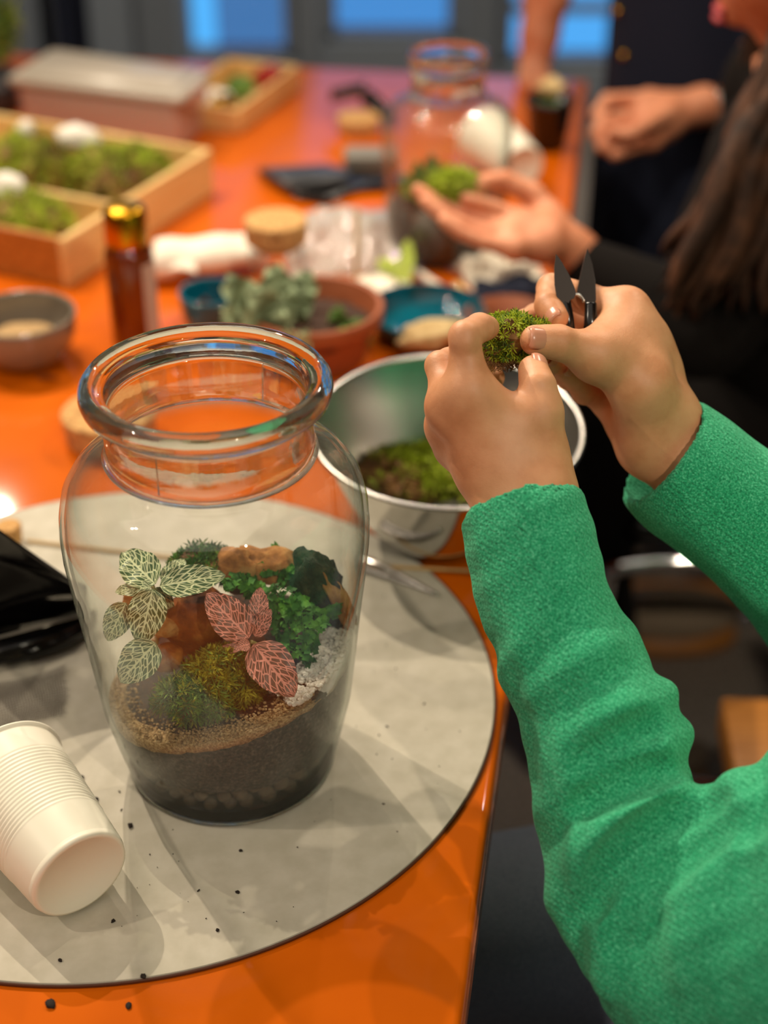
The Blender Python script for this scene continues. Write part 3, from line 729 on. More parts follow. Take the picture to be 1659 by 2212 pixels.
# soil crumbs on mat and table
cr = []
for i in range(120):
    u, v = random.uniform(150, 1000), random.uniform(1230, 2140)
    p = P(u, v, ZM); 
    if np.hypot(*(p[:2]-MC)) > MR-.01 or np.hypot(p[0]-JX, p[1]-JY) < .075: continue
    s = random.choice([.0002, .0003, .0003, .0004, .0006])
    cr.append(xf(blob((s*random.uniform(.8, 2.6), s, s*.7), .3, 3, 1, i), trans((p[0], p[1], ZM+s*.4)) @ rotm('Z', random.uniform(0, 360))))
for u, v, s in ((175, 1680, .0018), (206, 1728, .0017), (282, 1785, .0018), (513, 1868+60, .0012), (470, 2010, .001), (108, 2162, .0028), (277, 2165, .002), (310, 2110, .0016), (520, 1838, .001), (575, 1738, .0009), (245, 1990, .0011), (130, 2075, .0011)):
    p = P(u, v, ZM); z = ZM if np.hypot(*(p[:2]-MC)) < MR else TZ
    cr.append(xf(blob((s*1.3, s, s*.6), .45, 3, 2, u), trans((p[0], p[1], z+s*.4)) @ rotm('Z', u)))
tag(obj('soil_crumbs', join(*cr), M_crumb), 'scattered dark soil crumbs on the grey mat and table edge', 'crumbs', kind='stuff')
# gauze patch of crossing threads
ga, gb, gc = P(-60, 1500, ZM), P(142, 1448, ZM), P(-60, 1600, ZM); ux = gb-ga; uy = P(140, 1545, ZM)-gb
V, Fc = [], []
def gz(s, t): return .0016+.0022*(1+mnoise.noise(Vector((s*3.1, t*2.7, 1))))*(.6+.4*math.sin(t*5+1))
def gp(s, t):
    p = ga+ux*s+uy*t; p = p+np.array([.0012*math.sin(t*9+s*3), .0012*math.sin(s*8+t*4), 0]); p[2] = ZM+gz(s, t); return p
for i in range(38):
    s = i/37; f = tube([gp(s, t)+np.array([0, 0, .0003*(-1)**j]) for j, t in enumerate(np.linspace(0, 1+random.uniform(-.05, .08), 22))], .00021, 4); n = len(V); V += list(f[0]); Fc += [tuple(a+n for a in q) for q in f[1]]
for i in range(21):
    t = i/20; f = tube([gp(s, t)+np.array([0, 0, .0003*(-1)**(j+i)]) for j, s in enumerate(np.linspace(0, 1+random.uniform(-.03, .05), 30))], .00021, 4); n = len(V); V += list(f[0]); Fc += [tuple(a+n for a in q) for q in f[1]]
tag(obj('gauze_patch', (V, Fc), M_thread), 'frayed grey gauze patch beside the lying cup on the mat', 'gauze')
# black plastic bag: curved upper flap over a rolled lower edge
pb_ = thing('black_plastic_bag', 'folded glossy black plastic bag on the mat at the left of the jar', 'bag', P(60, 1330, ZM))
pb0 = P(60, 1330, ZM)
top = [PD(u, v, d) for u, v, d in ((-90, 1075, 1.04), (0, 1150, 1.055), (70, 1200, 1.065), (150, 1250, 1.07), (188, 1275, 1.07))]
bot = [P(u, v, ZM+h) for u, v, h in ((-90, 1398, .014), (0, 1370, .014), (70, 1352, .014), (140, 1334, .013), (192, 1320, .010))]
tc_, bc_ = catmull(top, 6), catmull(bot, 6)
def flap(a, b):
    i = a*(len(tc_)-1); i0 = int(min(i, len(tc_)-2)); f = i-i0
    p = tc_[i0]*(1-f)+tc_[i0+1]*f; q = bc_[i0]*(1-f)+bc_[i0+1]*f; r = p*(1-b)+q*b
    r = r+np.array([0, 0, .016*math.sin(b*math.pi)*(1-.4*a)+.003*math.sin(b*14+a*4)]); r[2] = max(r[2], ZM+.002); return r
obj('flap', shift(sheet(26, 22, flap, .0012), pb0), M_bag.m, pb_)
lp = catmull([P(u, v, ZM+.012) for u, v in ((-100, 1425), (0, 1400), (80, 1385), (150, 1365), (196, 1345))], 8)
def roll(a, b):
    i = a*(len(lp)-1); i0 = int(min(i, len(lp)-2)); f = i-i0; c = lp[i0]*(1-f)+lp[i0+1]*f; t = b*2*math.pi
    rr = .0125*(1-.25*a)*(1+.10*math.sin(3*t+a*5)+.06*math.sin(7*t+a*9)); return c+np.array([.3*rr*math.cos(t), rr*1.35*math.cos(t), rr*.85*math.sin(t)-.001])
obj('rolled_edge', shift(sheet(30, 29, roll), pb0), M_bag.m, pb_)
hp = catmull([P(u, v, ZM+.023) for u, v in ((-80, 1396), (0, 1376), (90, 1352), (150, 1336), (188, 1326))], 6)
obj('pale_hem', shift(tube(hp, .0016, 6, flat=.5), pb0), M_grey, pb_)
# cork piece and skewer, tweezers
p0 = P(24, 1172, TZ+.002); t = obj('cork_stopper', lathe([(0, 0), (.0085, 0), (.0095, .001), (.0105, .015), (.0098, .016), (0, .016)], 24), M_cork.m, loc=(p0[0], p0[1], ZM), sharp=40); tag(t, 'small cork stopper beside the black bag on the mat', 'cork')
def stick(name, label, a, b, r, m, cat='stick'):
    a, b = np.asarray(a, float), np.asarray(b, float); o = obj(name, shift(tube([a, a+(b-a)*.02, (a+b)/2, b-(b-a)*.02, b], [r*.6, r, r, r, r*.5], 8), a), m, loc=a); return tag(o, label, cat)
stick('bamboo_skewer', 'thin bamboo skewer lying on the mat behind the large jar', P(56, 1168, ZM+.0017), P(520, 1222, ZM+.0017), .0013, M_stick)
stick('bamboo_skewer', 'thin bamboo skewer lying across mat and table in front of steel bowl', P(800, 1222, ZM+.0018), P(1070, 1236, ZM+.0018), .0014, M_stick)
tw = thing('tweezers', 'long steel tweezers lying on the mat in front of the steel bowl', 'tweezers', P(860, 1240, ZM))
for k_, (a, b) in enumerate((((775, 1204), (946, 1284)), ((770, 1218), (935, 1278)))):
    pa, pb2 = P(*a, ZM+.004), P(*b, ZM+.003); ar = catmull([pa, (pa*2+pb2)/3+np.array([0, 0, .0035*(1-k_)]), pb2], 6)
    obj('arm', shift(tube(ar, np.linspace(.0042, .0016, len(ar)), 8, flat=.35), tw.location), M_steel.m, tw)
# ------------------------------------------------------------------ people
def J(u, v, d, r): return np.array([*PD(u, v, d), r])      # a joint: where it stands and how thick the limb is there
def hand_mesh(palm, fingers, h=.00115, kp=.012, kf=.006, extra=()):
    allp = [q for c in palm for q in c]+[q for f in fingers for q in f]
    A = np.array(allp); lo = (A[:, :3]-A[:, 3:4]).min(0)-.006; hi = (A[:, :3]+A[:, 3:4]).max(0)+.006
    Mf = Field(lo, hi, h)
    for c in palm: Mf.chain(c, kp)
    out = Mf.D.copy()
    for f in fingers:
        Fi = Mf.like(); ff = []
        for a, b in zip(f[:-1], f[1:]): ff.append(a); ff.append((a+b)/2*np.array([1, 1, 1, .965]))
        ff.append(f[-1])
        Fi.chain(ff, .0025); out = np.minimum(out, smin(Mf.D, Fi.D, kf))
    Mf.D = out
    for fn in extra: fn(Mf)
    return Mf, Mf.mesh(2)
def nail(p_tip, p_dip, nrm, w, name, parent, base, ln=.009):
    """finger nail: curved plate lying on the last joint"""
    t = np.asarray(p_tip[:3]); d = t-np.asarray(p_dip[:3]); d /= np.linalg.norm(d); n = np.asarray(nrm, float); n -= d*np.dot(n, d); n /= np.linalg.norm(n); s = np.cross(n, d); r = p_tip[3]
    def fn(a, b):
        k = (b-.5)*2; x = (a-.5)*2; ww = w*(1-.12*abs(x)**3); an = k*ww/(r*1.02)
        e = max(0, abs(x)-.6)/.4; rr = r*1.045*(1-.05*e*e)-.0006*(abs(k)**4+abs(x)**4)
        return t+d*(x*ln*.5+r*.12)+(n*math.cos(an)+s*math.sin(an))*rr
    obj(name, shift(sheet(9, 9, fn, .0006), base), M_nail, parent)

def head_parts(c, yaw, nod=0.0):
    """head facing -x before turning: skull, jaw, nose, ears, eye sockets; then hair cap, eyes, lips"""
    f = Field((-.14, -.12, -.24), (.14, .12, .14), .005)
    f.cone((0, 0, .0), (.02, 0, .03), .086, .084); f.cone((-.02, 0, -.03), (-.062, 0, -.098), .064, .026, .03)
    f.cone((-.088, 0, -.012), (-.100, 0, -.040), .008, .012, .012); f.cone((.03, 0, -.05), (.03, 0, -.20), .050, .055, .02)
    for s in (-1, 1):
        f.cone((.03, s*.082, -.012), (.038, s*.088, .018), .010, .008, .006); f.cone((-.082, s*.034, .006), (-.086, s*.036, .006), .017, .016, .006, sub=True)
    M = trans(c) @ rotm('Z', yaw) @ rotm('Y', nod)
    cap = blob((.098, .098, .100), .05, 2, 3, 5)
    fall = [tube(catmull([(.03*math.cos(a), .085*math.sin(a), .08), (.06+.04*abs(math.cos(a)), .095*math.sin(a), .0), (.07, .085*math.sin(a), -.10), (.075, .075*math.sin(a), -.17)], 5), np.linspace(.016, .006, 16), 6) for a in np.linspace(-1.5, 1.5, 16)]
    hair = xf(join(xf(cap, trans((.026, 0, .030))), *fall), M)
    eyes = [(xf(ball(.0125), M @ trans((-.070, s*.034, .006))), xf(ball(.0062), M @ trans((-.0775, s*.034, .004)))) for s in (-1, 1)]
    lips = xf(join(xf(blob((.007, .020, .005), .05, 2, 2, 1), trans((-.084, 0, -.062))), xf(blob((.007, .018, .006), .05, 2, 2, 2), trans((-.083, 0, -.071)))), M)
    return xf(f.mesh(2), M), hair, eyes, lips

# ---- person in the green knit sweater
B1 = np.array([.40, .66, .0])
p1 = thing('person', 'person in green knit sweater holding moss and black snips over the steel bowl', 'person', B1)
# left hand, its back towards us
wl = J(1133, 1075, .905, .0205); wr = J(1100, 1078, .908, .0185); wq = J(1166, 1070, .905, .019)
fl1, fl2 = J(1125, 1180, .890, .021), J(1175, 1180, .890, .021)
cmi, cmm, cmr, cmp = J(1080, 1000, .905, .017), J(1060, 1005, .912, .017), J(1050, 1010, .92, .016), J(1060, 1020, .93, .015)
i1 = J(1012, 846, .893, .0120); m1 = J(976, 878, .905, .0118); r1 = J(972, 920, .926, .0112); k1 = J(985, 965, .940, .0108)
tc = J(1165, 985, .910, .0155); t1 = J(1168, 890, .905, .0125)
palmL = [[fl1, wr], [fl2, wq], [wr, cmr], [wr, cmp], [wq, cmi], [wq, tc], [wl, cmm], [cmi, i1], [cmm, m1], [cmr, r1], [cmp, k1], [tc, t1],
         [J(1090, 930, .905, .014), J(1020, 895, .902, .013)], [J(1120, 960, .905, .016), J(1140, 910, .905, .013)], [i1, m1], [m1, r1], [r1, k1], [J(1110, 905, .900, .0105), i1]]
fI = [i1, J(1004, 728, .886, .0093), J(1036, 708, .905, .0086), J(1052, 708, .922, .0076)]
fM = [m1, J(950, 790, .922, .0089), J(990, 772, .952, .0085), J(1046, 788, .960, .0076)]
fR = [r1, J(958, 838, .952, .0090), J(1004, 818, .980, .0082), J(1066, 816, .980, .0074)]
fK = [k1, J(972, 896, .968, .0080), J(1010, 872, .985, .0072), J(1046, 862, .985, .0066)]
fT = [t1, J(1162, 836, .905, .0108), J(1152, 800, .915, .0092)]
def tendons(f):
    for m_, c_ in ((i1, cmi), (m1, cmm)):
        a = m_+np.array([*(-FW*.0052), 0]); b = c_+np.array([*(-FW*.0105), 0]); f.cone(a, a*.35+b*.65, .0062, .0052, .006)
    f.cone(i1+np.array([*(-FW*.0050), 0]), i1+np.array([*(-FW*.0052+UP*.002), 0]), .0083, .0080, .004)
    f.cone(fI[1]+np.array([*(-FW*.003+UP*.001), 0]), fI[1]+np.array([*(-FW*.003-UP*.003), 0]), .0078, .0078, .003)
FL, gL = hand_mesh(palmL, [fI, fM, fR, fK, fT], extra=(tendons,))
# right hand, thumb side towards us, round the snips
ww1, ww2 = J(1432, 905, .985, .0185), J(1405, 958, .985, .0175)
fr1, fr2 = J(1560, 1060, .985, .021), J(1530, 1090, .985, .0205)
I1 = J(1352, 672, .985, .0118); M1 = J(1338, 730, 1.008, .0118); R1 = J(1326, 800, 1.018, .0112); K1 = J(1318, 858, 1.012, .0108)
TC = J(1385, 835, .962, .0155); T1 = J(1288, 768, .948, .0130)
palmR = [[fr1, ww1], [fr2, ww2], [ww1, J(1410, 800, .99, .0165)], [J(1410, 800, .99, .0165), I1], [ww1, J(1400, 830, 1.0, .0165)], [J(1400, 830, 1.0, .0165), M1], [ww2, J(1380, 870, 1.005, .016)], [J(1380, 870, 1.005, .016), R1],
         [ww2, J(1366, 910, 1.0, .0145)], [J(1366, 910, 1.0, .0145), K1], [ww1, TC], [ww2, TC], [TC, T1], [T1, J(1340, 740, .970, .012)], [TC, J(1360, 730, .975, .0135)], [T1, I1], [J(1335, 775, .958, .0145), J(1365, 705, .978, .0135)], [J(1378, 800, .968, .0165), J(1395, 740, .985, .0155)], [J(1400, 870, .972, .0165), ww1], [I1, M1], [M1, R1], [R1, K1]]
gI = [I1, J(1192, 624, .992, .0098), J(1184, 660, .974, .0086), J(1203, 686, .964, .0076)]
gM = [M1, J(1212, 668, 1.028, .0094), J(1158, 684, 1.016, .0086), J(1114, 704, .990, .0076)]
gR = [R1, J(1228, 812, .992, .0090), J(1204, 788, .972, .0082), J(1180, 774, .957, .0074)]
gK = [K1, J(1262, 846, .992, .0082), J(1240, 816, .978, .0074), J(1216, 798, .966, .0066)]
gT = [T1, J(1206, 740, .932, .0108), J(1156, 735, .926, .0094)]
FRt, gR_ = hand_mesh(palmR, [gI, gM, gR, gK, gT])
# forearms go on inside the sleeves up to the shoulders: one body
eL, eR = J(1470, 2060, .875, .030), np.array([.34, .84, .80, .030])
shL, shR = np.array([.40, .50, 1.04, .05]), np.array([.40, .86, 1.04, .05])
arm = join(tube([fl1*[1, 1, 1, .9], eL, shL], None, 12), tube([fr1*[1, 1, 1, .9], eR, shR], None, 12), tube([[*shL[:3], .05], [.41, .68, 1.06, .06], [*shR[:3], .05]], None, 12), tube([[.41, .68, 1.06, .05], [.40, .68, 1.14, .05]], None, 12))
hd1 = head_parts((.375, .68, 1.315), 12, -14)
body = join(gL, gR_, arm, hd1[0])
body_o = obj('body', shift(body, B1), M_skin, p1)
obj('hair', shift(hd1[1], B1), M_hair.m, p1); obj('lips', shift(hd1[3], B1), M_lip, p1)
for e_ in hd1[2]: obj('iris', shift(e_[1], B1), M_hair.m, obj('eye', shift(e_[0], B1), M_white, p1))
nail(gT[2], gT[1], toward(gT[2][:3], 0)+np.array([0, 0, .25]), .0085, 'thumbnail', p1, B1, .013)
nail(gI[3], gI[2], toward(gI[3][:3], 0)+np.array([-.15, 0, 0]), .0062, 'fingernail', p1, B1, .0105)
nail(gR[3], gR[2], toward(gR[3][:3], 0)+np.array([0, 0, .2]), .0060, 'fingernail', p1, B1, .009)
nail(gK[3], gK[2], toward(gK[3][:3], 0)+np.array([0, 0, .3]), .0052, 'fingernail', p1, B1, .008)
nail(fT[2], fT[1], np.array([.6, .1, .75]), .0080, 'thumbnail', p1, B1, .011)

# sleeves and body of the sweater
SL = [J(1131, 1118, .897, .0372), J(1152, 1200, .895, .0356), J(1172, 1290, .892, .0353), J(1246, 1450, .888, .0390), J(1298, 1600, .884, .0418), J(1330, 1750, .880, .0450), J(1378, 1910, .877, .0482), J(1445, 2045, .887, .047)]
UA = [J(1482, 2092, .850, .0500), J(1700, 2012, .846, .0765), J(2000, 1880, .815, .096), np.array([.38, .53, 1.0, .10])]
_a = np.array(SL+UA+[np.array([.43, .64, .66, .13])]); lo = (_a[:, :3]-_a[:, 3:4]).min(0)-.02; hi = (_a[:, :3]+_a[:, 3:4]).max(0)+.02
fs = Field(lo, hi, .0023)
fa = fs.like(); fa.chain(SL, .012); ub = fs.like(); ub.chain(UA, .02)
ub.chain([np.array([.42, .60, .98, .12]), np.array([.43, .64, .80, .13]), np.array([.43, .64, .66, .13])], .03)
fs.D = smin(fa.D, ub.D, .005)
def fold(f, pts, r, k, sink=.45, taper=True):
    q = []
    for u, v in pts:
        p, d = f.surf(u, v, .60, 1.05)
        if p is not None: q.append((u, v, d))
    if len(q) < 2: return
    cc = catmull(q, 5); n = len(cc)
    c = [J(a[0], a[1], a[2]+r*sink, r*(.45+.55*math.sin(math.pi*(i+.35)/(n+.0)) if taper else 1)) for i, a in enumerate(cc)]
    return c, k
base = fs
todo = [fold(base, *a) for a in (
    ([(1432, 1500), (1350, 1545), (1262, 1590), (1196, 1640)], .0145, .012, .4),
    ([(1470, 1588), (1390, 1622), (1290, 1672), (1190, 1735)], .0145, .012, .4),
    ([(1300, 1395), (1230, 1440), (1170, 1500)], .009, .014, .75),
    ([(1180, 1330), (1132, 1390), (1100, 1470)], .008, .012, .7),
    ([(1535, 1690), (1470, 1708), (1400, 1742), (1330, 1792), (1270, 1862), (1225, 1950)], .0170, .006, .02),
    ([(1560, 1722), (1480, 1762), (1410, 1812), (1366, 1870), (1345, 1930)], .0125, .004, .25),
    ([(1618, 1722), (1560, 1745), (1490, 1810), (1420, 1870), (1360, 1950), (1325, 2040), (1320, 2130)], .019, .005, .15),
    ([(1600, 1735), (1560, 1840), (1520, 1960), (1480, 2080)], .016, .014, .55),
    ([(1655, 1620), (1610, 1690), (1600, 1740)], .013, .008, .4),
    ([(1659, 1740), (1640, 1790), (1560, 1820)], .012, .010, .5),
    ([(1240, 1830), (1225, 1900), (1245, 1990), (1290, 2090)], .009, .012, .6))]
for r_ in todo:
    if r_:
        g_ = fs.like(); g_.chain(r_[0], .004); fs.D = smin(fs.D, g_.D, r_[1])
# gentle rumpling
gx, gy, gz_ = np.meshgrid(*[(fs.lo[k]+fs.h*np.arange(fs.n[k])).astype(np.float32) for k in range(3)], indexing='ij', sparse=True)
fs.D = fs.D+.0011*np.sin(gx*95+gz_*60)*np.sin(gy*80-gz_*70+1)+.0007*np.sin(gx*210-gy*170)*np.sin(gz_*190+gx*60)
# open cuff: cut the end square to the arm and hollow it
ax0 = SL[0][:3]-SL[1][:3]; ax0 /= np.linalg.norm(ax0)
for pts_, r__, k__ in (([(1548, 1722), (1470, 1757), (1400, 1802), (1340, 1854), (1300, 1908), (1275, 1965)], .0095, .008), ([(1604, 1748), (1530, 1802), (1460, 1850), (1398, 1902), (1352, 1970), (1322, 2050)], .0085, .008), ([(1420, 1560), (1340, 1600), (1260, 1650)], .005, .012), ([(1440, 1660), (1350, 1690), (1250, 1745)], .005, .012), ([(1655, 1700), (1630, 1760), (1600, 1800)], .006, .008)):
    c_ = fold(fs, pts_, r__, k__, -.35)
    if c_:
        for a_, b_ in zip(c_[0][:-1], c_[0][1:]): fs.cone(a_, b_, a_[3], b_[3], c_[1], sub=True)
fs.halfspace_cut(SL[0][:3]+ax0*.006, ax0+FW*.42)
fs.cone(SL[0][:3]+ax0*.02, SL[2][:3], .0325, .0300, .003, sub=True)
gS1 = fs.mesh(2)
SR = [J(1440, 985, .992, .0400), J(1500, 1035, .992, .0400), J(1600, 1110, .995, .0405), J(1700, 1190, 1.0, .044), np.array([.34, .84, .80, .058])]
UR = [np.array([.34, .84, .80, .058]), np.array([.39, .86, .92, .075]), np.array([.39, .84, 1.0, .085])]
A = np.array(SR+UR); f2 = Field((A[:, :3]-A[:, 3:4]).min(0)-.01, (A[:, :3]+A[:, 3:4]).max(0)+.01, .0026)
f2.chain(SR, .015); f2.chain(UR, .02)
gx, gy, gz_ = np.meshgrid(*[(f2.lo[k]+f2.h*np.arange(f2.n[k])).astype(np.float32) for k in range(3)], indexing='ij', sparse=True)
f2.D = f2.D+.0016*np.sin(gx*70+gz_*90)*np.sin(gy*60+2)
ax1 = SR[0][:3]-SR[1][:3]; ax1 /= np.linalg.norm(ax1)
f2.halfspace_cut(SR[0][:3]+ax1*.006, ax1+np.array([.0, -.25, .0]))
f2.cone(SR[0][:3]+ax1*.03, SR[2][:3], .0372, .0360, .003, sub=True)
gS2 = f2.mesh(2)
f3 = Field((.22, .42, .50), (.62, .96, 1.16), .006)
for a, b in ((np.array([.44, .68, .64, .15]), np.array([.43, .68, .80, .15])), (np.array([.43, .68, .80, .15]), np.array([.42, .68, .98, .12]))): f3.cone(a, b, a[3], b[3], .03)
f3.chain([np.array([.40, .52, 1.02, .075]), np.array([.41, .68, 1.05, .07]), np.array([.40, .84, 1.02, .075])], .03)
f3.cone((.41, .68, 1.02), (.405, .68, 1.2), .062, .058, sub=True)
obj('sweater', shift(join(gS1, gS2, f3.mesh(2)), B1), M_sweat.m, p1)
# thighs and shins in charcoal trousers
f4 = Field((-.16, .44, .0), (.64, .96, .74), .008)
for y in (.585, .80):
    f4.chain([np.array([.46, y, .572, .098]), np.array([.22, y+.01, .560, .090]), np.array([.00, y+.015, .535, .066]), np.array([.0, y+.02, .30, .056]), np.array([.03, y+.02, .09, .042])], .03)
f4.chain([np.array([.46, .60, .585, .11]), np.array([.46, .79, .585, .11])], .05)
f4.chain([np.array([.26, .62, .556, .082]), np.array([.26, .78, .556, .082])], .06)
obj('trousers', shift(f4.mesh(2), B1), M_trouser.m, p1)
for y in (.605, .82):
    obj('shoe', shift(xf(blob((.125, .045, .045), .08, 2, 3, 4, flatten=-.9*.05), trans((-.03, y, .046))), B1), M_black, p1)
# moss held between the hands, and the snips
mp = PD(1098, 742, .932)
clump('moss_piece', 'green moss piece with brown roots pinched between both hands', PD(1104, 730, .942), (.0215, .010, .0160), [M_mossb, M_mossl, M_mossg], 1000, .0042, 31, mi=(1, 1, 1, 2), low=-.55, amp=.4)
rb = tufts(240, lambda: (PD(random.gauss(1090, 16), random.gauss(778, 8), .940)-PD(1104, 730, .942), np.array([random.gauss(0, .6), random.gauss(0, .6), -1.])), .0045, 4, 0, 1.2, .16)
clump_root = obj('roots', rb, [M_mossb], bpy.data.objects['moss_piece'], smooth=False)
def plate(poly2, d, th, m, name, parent, base, skew=None):
    """flat steel part: outline in the plane of the tool, real thickness"""
    fr_ = np.array([PD(u, v, d+(skew(u, v) if skew else 0)) for u, v in poly2]); n = FW*th; k = len(fr_)
    V = np.vstack([fr_-n/2, fr_+n/2]); Fc = [tuple(range(k))[::-1], tuple(range(k, 2*k))]+[(i, (i+1) % k, (i+1) % k+k, i+k) for i in range(k)]
    o = obj(name, shift((V, Fc), base), m, parent, smooth=False); return o
sc0 = PD(1243, 640, .972)
sc = thing('garden_snips', 'small black garden snips held blades up in the right hand', 'scissors', sc0)
plate([(1201, 549), (1213, 566), (1228, 592), (1241, 622), (1244, 634), (1240, 644), (1232, 648), (1225, 660), (1222, 676), (1212, 676), (1204, 650), (1198, 616), (1197, 580)], .968, .0022, M_blade, 'blade', sc, sc0)
plate([(1268, 537), (1279, 570), (1286, 608), (1287, 648), (1282, 664), (1268, 664), (1262, 650), (1254, 640), (1246, 636), (1247, 626), (1252, 600), (1260, 566)], .974, .0022, M_blade, 'blade', sc, sc0, lambda u, v: (640-v)*.00022)
for (u0, v0, u1, v1, w_) in ((1220, 640, 1232, 745, .0042), (1276, 655, 1272, 745, .0048)):
    c = catmull([PD(u0, v0, .970), PD((u0+u1)/2+2, (v0+v1)/2, .968), PD(u1, v1, .972)], 6)
    h_ = obj('handle', shift(tube(c, np.linspace(w_*.8, w_, len(c)), 10, flat=.7), sc0), M_black, sc)
bw = [PD(1243+19*math.cos(a), 655-19*math.sin(a), .971) for a in np.linspace(R(5), R(175), 14)]
obj('spring_bow', shift(tube(bw, .0012, 6), sc0), M_steel.m, sc)

# ---- long-haired person in black
B2 = np.array([.45, 1.60, .0])
p2 = thing('person', 'person with long dark brown hair and black top holding a plant over the second jar', 'person', B2)
W = J(1240, 548, 1.60, .0215)
I2 = J(1132, 478, 1.578, .0115); M2 = J(1112, 500, 1.568, .0115); R2 = J(1104, 520, 1.556, .011); K2 = J(1112, 538, 1.545, .010)
T2 = J(1188, 470, 1.60, .014)
palm2 = [[J(1330, 610, 1.60, .024), W], [W, J(1180, 500, 1.585, .018)], [J(1180, 500, 1.585, .018), I2], [J(1180, 505, 1.58, .018), M2], [W, J(1175, 525, 1.57, .017)], [J(1175, 525, 1.57, .017), R2], [J(1170, 535, 1.565, .016), K2], [W, T2], [T2, J(1150, 420, 1.60, .012)], [I2, M2], [M2, R2], [R2, K2]]
f_2 = [[I2, J(1068, 452, 1.572, .0092), J(1034, 440, 1.566, .0084), J(1008, 430, 1.562, .0075)],
       [M2, J(1030, 478, 1.572, .0092), J(960, 448, 1.57, .0084), J(904, 412, 1.57, .0074)],
       [R2, J(1022, 496, 1.556, .0088), J(964, 472, 1.55, .008), J(918, 434, 1.552, .0072)],
       [K2, J(1046, 524, 1.542, .0078), J(996, 504, 1.54, .0072), J(960, 478, 1.54, .0066)],
       [J(1150, 420, 1.60, .012), J(1090, 388, 1.592, .0100), J(1046, 394, 1.582, .0092), J(1012, 418, 1.574, .0080)]]
_, g2 = hand_mesh(palm2, f_2, .0022, .012, .006)
Wf = J(1520, 228, 2.06, .0225)
q1, q2, q3, q4 = J(1402, 216, 2.05, .0125), J(1396, 248, 2.04, .0122), J(1398, 278, 2.035, .0118), J(1408, 306, 2.035, .011)
palm3 = [[J(1640, 240, 2.08, .027), Wf], [Wf, J(1440, 232, 2.05, .020)], [Wf, J(1440, 262, 2.045, .020)], [J(1440, 232, 2.05, .020), q1], [J(1440, 250, 2.045, .020), q2], [J(1440, 262, 2.045, .02), q3], [J(1440, 275, 2.045, .018), q4], [q1, q2], [q2, q3], [q3, q4]]
f_3 = [[q1, J(1312, 216, 2.04, .0098), J(1290, 246, 2.03, .009), J(1302, 272, 2.03, .008)], [q2, J(1306, 262, 2.025, .0098), J(1288, 288, 2.02, .009), J(1306, 308, 2.025, .008)],
       [q3, J(1318, 300, 2.02, .0095), J(1302, 318, 2.02, .0086), J(1326, 328, 2.025, .0078)], [q4, J(1346, 326, 2.02, .0085), J(1330, 334, 2.02, .008), J(1352, 332, 2.03, .007)],
       [J(1450, 240, 2.03, .014), J(1400, 268, 2.005, .0108), J(1356, 290, 2.0, .0098), J(1322, 282, 2.005, .0085)]]
fR3 = f_3[2]
_, g3 = hand_mesh(palm3, f_3, .0026, .012, .006)
_fh = Field((.26, 1.46, .90), (.62, 1.84, 1.30), .004)
hc = np.array([.425, 1.60, 1.115])
chin = PD(1636, 104, 1.60); mouth = PD(1562, 28, 1.60)
_fh.cone(hc, hc+[.02, 0, .03], .088, .085); _fh.cone(hc+[-.02, 0, -.03], chin+[.02, 0, .026], .066, .028, .03)
_fh.cone(mouth+[.014, 0, .004], mouth+[.02, 0, .03], .018, .020, .02); _fh.cone(mouth+[.004, 0, .022], mouth+[.016, 0, .07], .011, .006, .012)
_fh.cone(hc+[.03, 0, -.05], [.47, 1.62, .94], .052, .058, .02)
for s_ in (-1, 1): _fh.cone(hc+[.03, s_*.082, -.005], hc+[.04, s_*.088, .02], .010, .008, .006)
for s_ in (-1, 1): _fh.cone(hc+[-.075, s_*.034, .012], hc+[-.08, s_*.036, .012], .020, .018, sub=True)
for s_ in (-1, 1): _fh.cone(hc+[-.066, s_*.034, .010], hc+[-.067, s_*.034, .010], .016, .016, .002)
elr = np.array([.62, 1.94, .83, .034])
arm2 = join(tube([J(1640, 240, 2.08, .027), elr, np.array([.47, 1.78, .92, .05])], None, 12), tube([J(1330, 610, 1.60, .024), np.array([.33, 1.42, .77, .03]), np.array([.44, 1.45, .92, .05])], None, 12), tube([[.44, 1.45, .92, .05], [.47, 1.62, .93, .06], [.46, 1.80, .92, .05]], None, 12))
obj('body', shift(join(g2, g3, _fh.mesh(2), arm2), B2), M_skin2, p2)
obj('lips', shift(join(xf(blob((.007, .017, .0042), .05, 2, 2, 1), trans(mouth+[-.004, 0, .005])), xf(blob((.008, .016, .005), .05, 2, 2, 2), trans(mouth+[-.003, 0, -.005]))), B2), M_lip, p2)
for s_ in (-1, 1): obj('iris', shift(xf(ball(.0062), trans(hc+[-.0815, s_*.034, .008])), B2), M_hair.m, obj('eye', shift(xf(ball(.0125), trans(hc+[-.074, s_*.034, .010])), B2), M_white, p2))
ft = Field((.16, 1.32, .42), (.76, 2.02, 1.02), .0075)
ft.chain([np.array([.52, 1.62, .63, .15]), np.array([.47, 1.60, .74, .14]), np.array([.47, 1.60, .86, .12])], .04)
ft.chain([np.array([.47, 1.46, .91, .07]), np.array([.49, 1.60, .93, .06]), np.array([.47, 1.76, .91, .07])], .03)
ft.chain([np.array([.46, 1.45, .90, .062]), np.array([.33, 1.42, .765, .050]), J(1268, 575, 1.60, .030)], .02)
ft.chain([np.array([.46, 1.77, .90, .062]), np.array([.62, 1.93, .83, .048]), J(1590, 238, 2.08, .032)], .02)
obj('top', shift(ft.mesh(2), B2), M_blackcloth, p2)
ft = Field((.16, 1.30, .0), (.74, 1.94, .74), .01)
for y in (1.56, 1.76): ft.chain([np.array([.55, y, .575, .10]), np.array([.36, y, .568, .09]), np.array([.24, y, .54, .066]), np.array([.26, y, .28, .055]), np.array([.32, y, .09, .042])], .03)
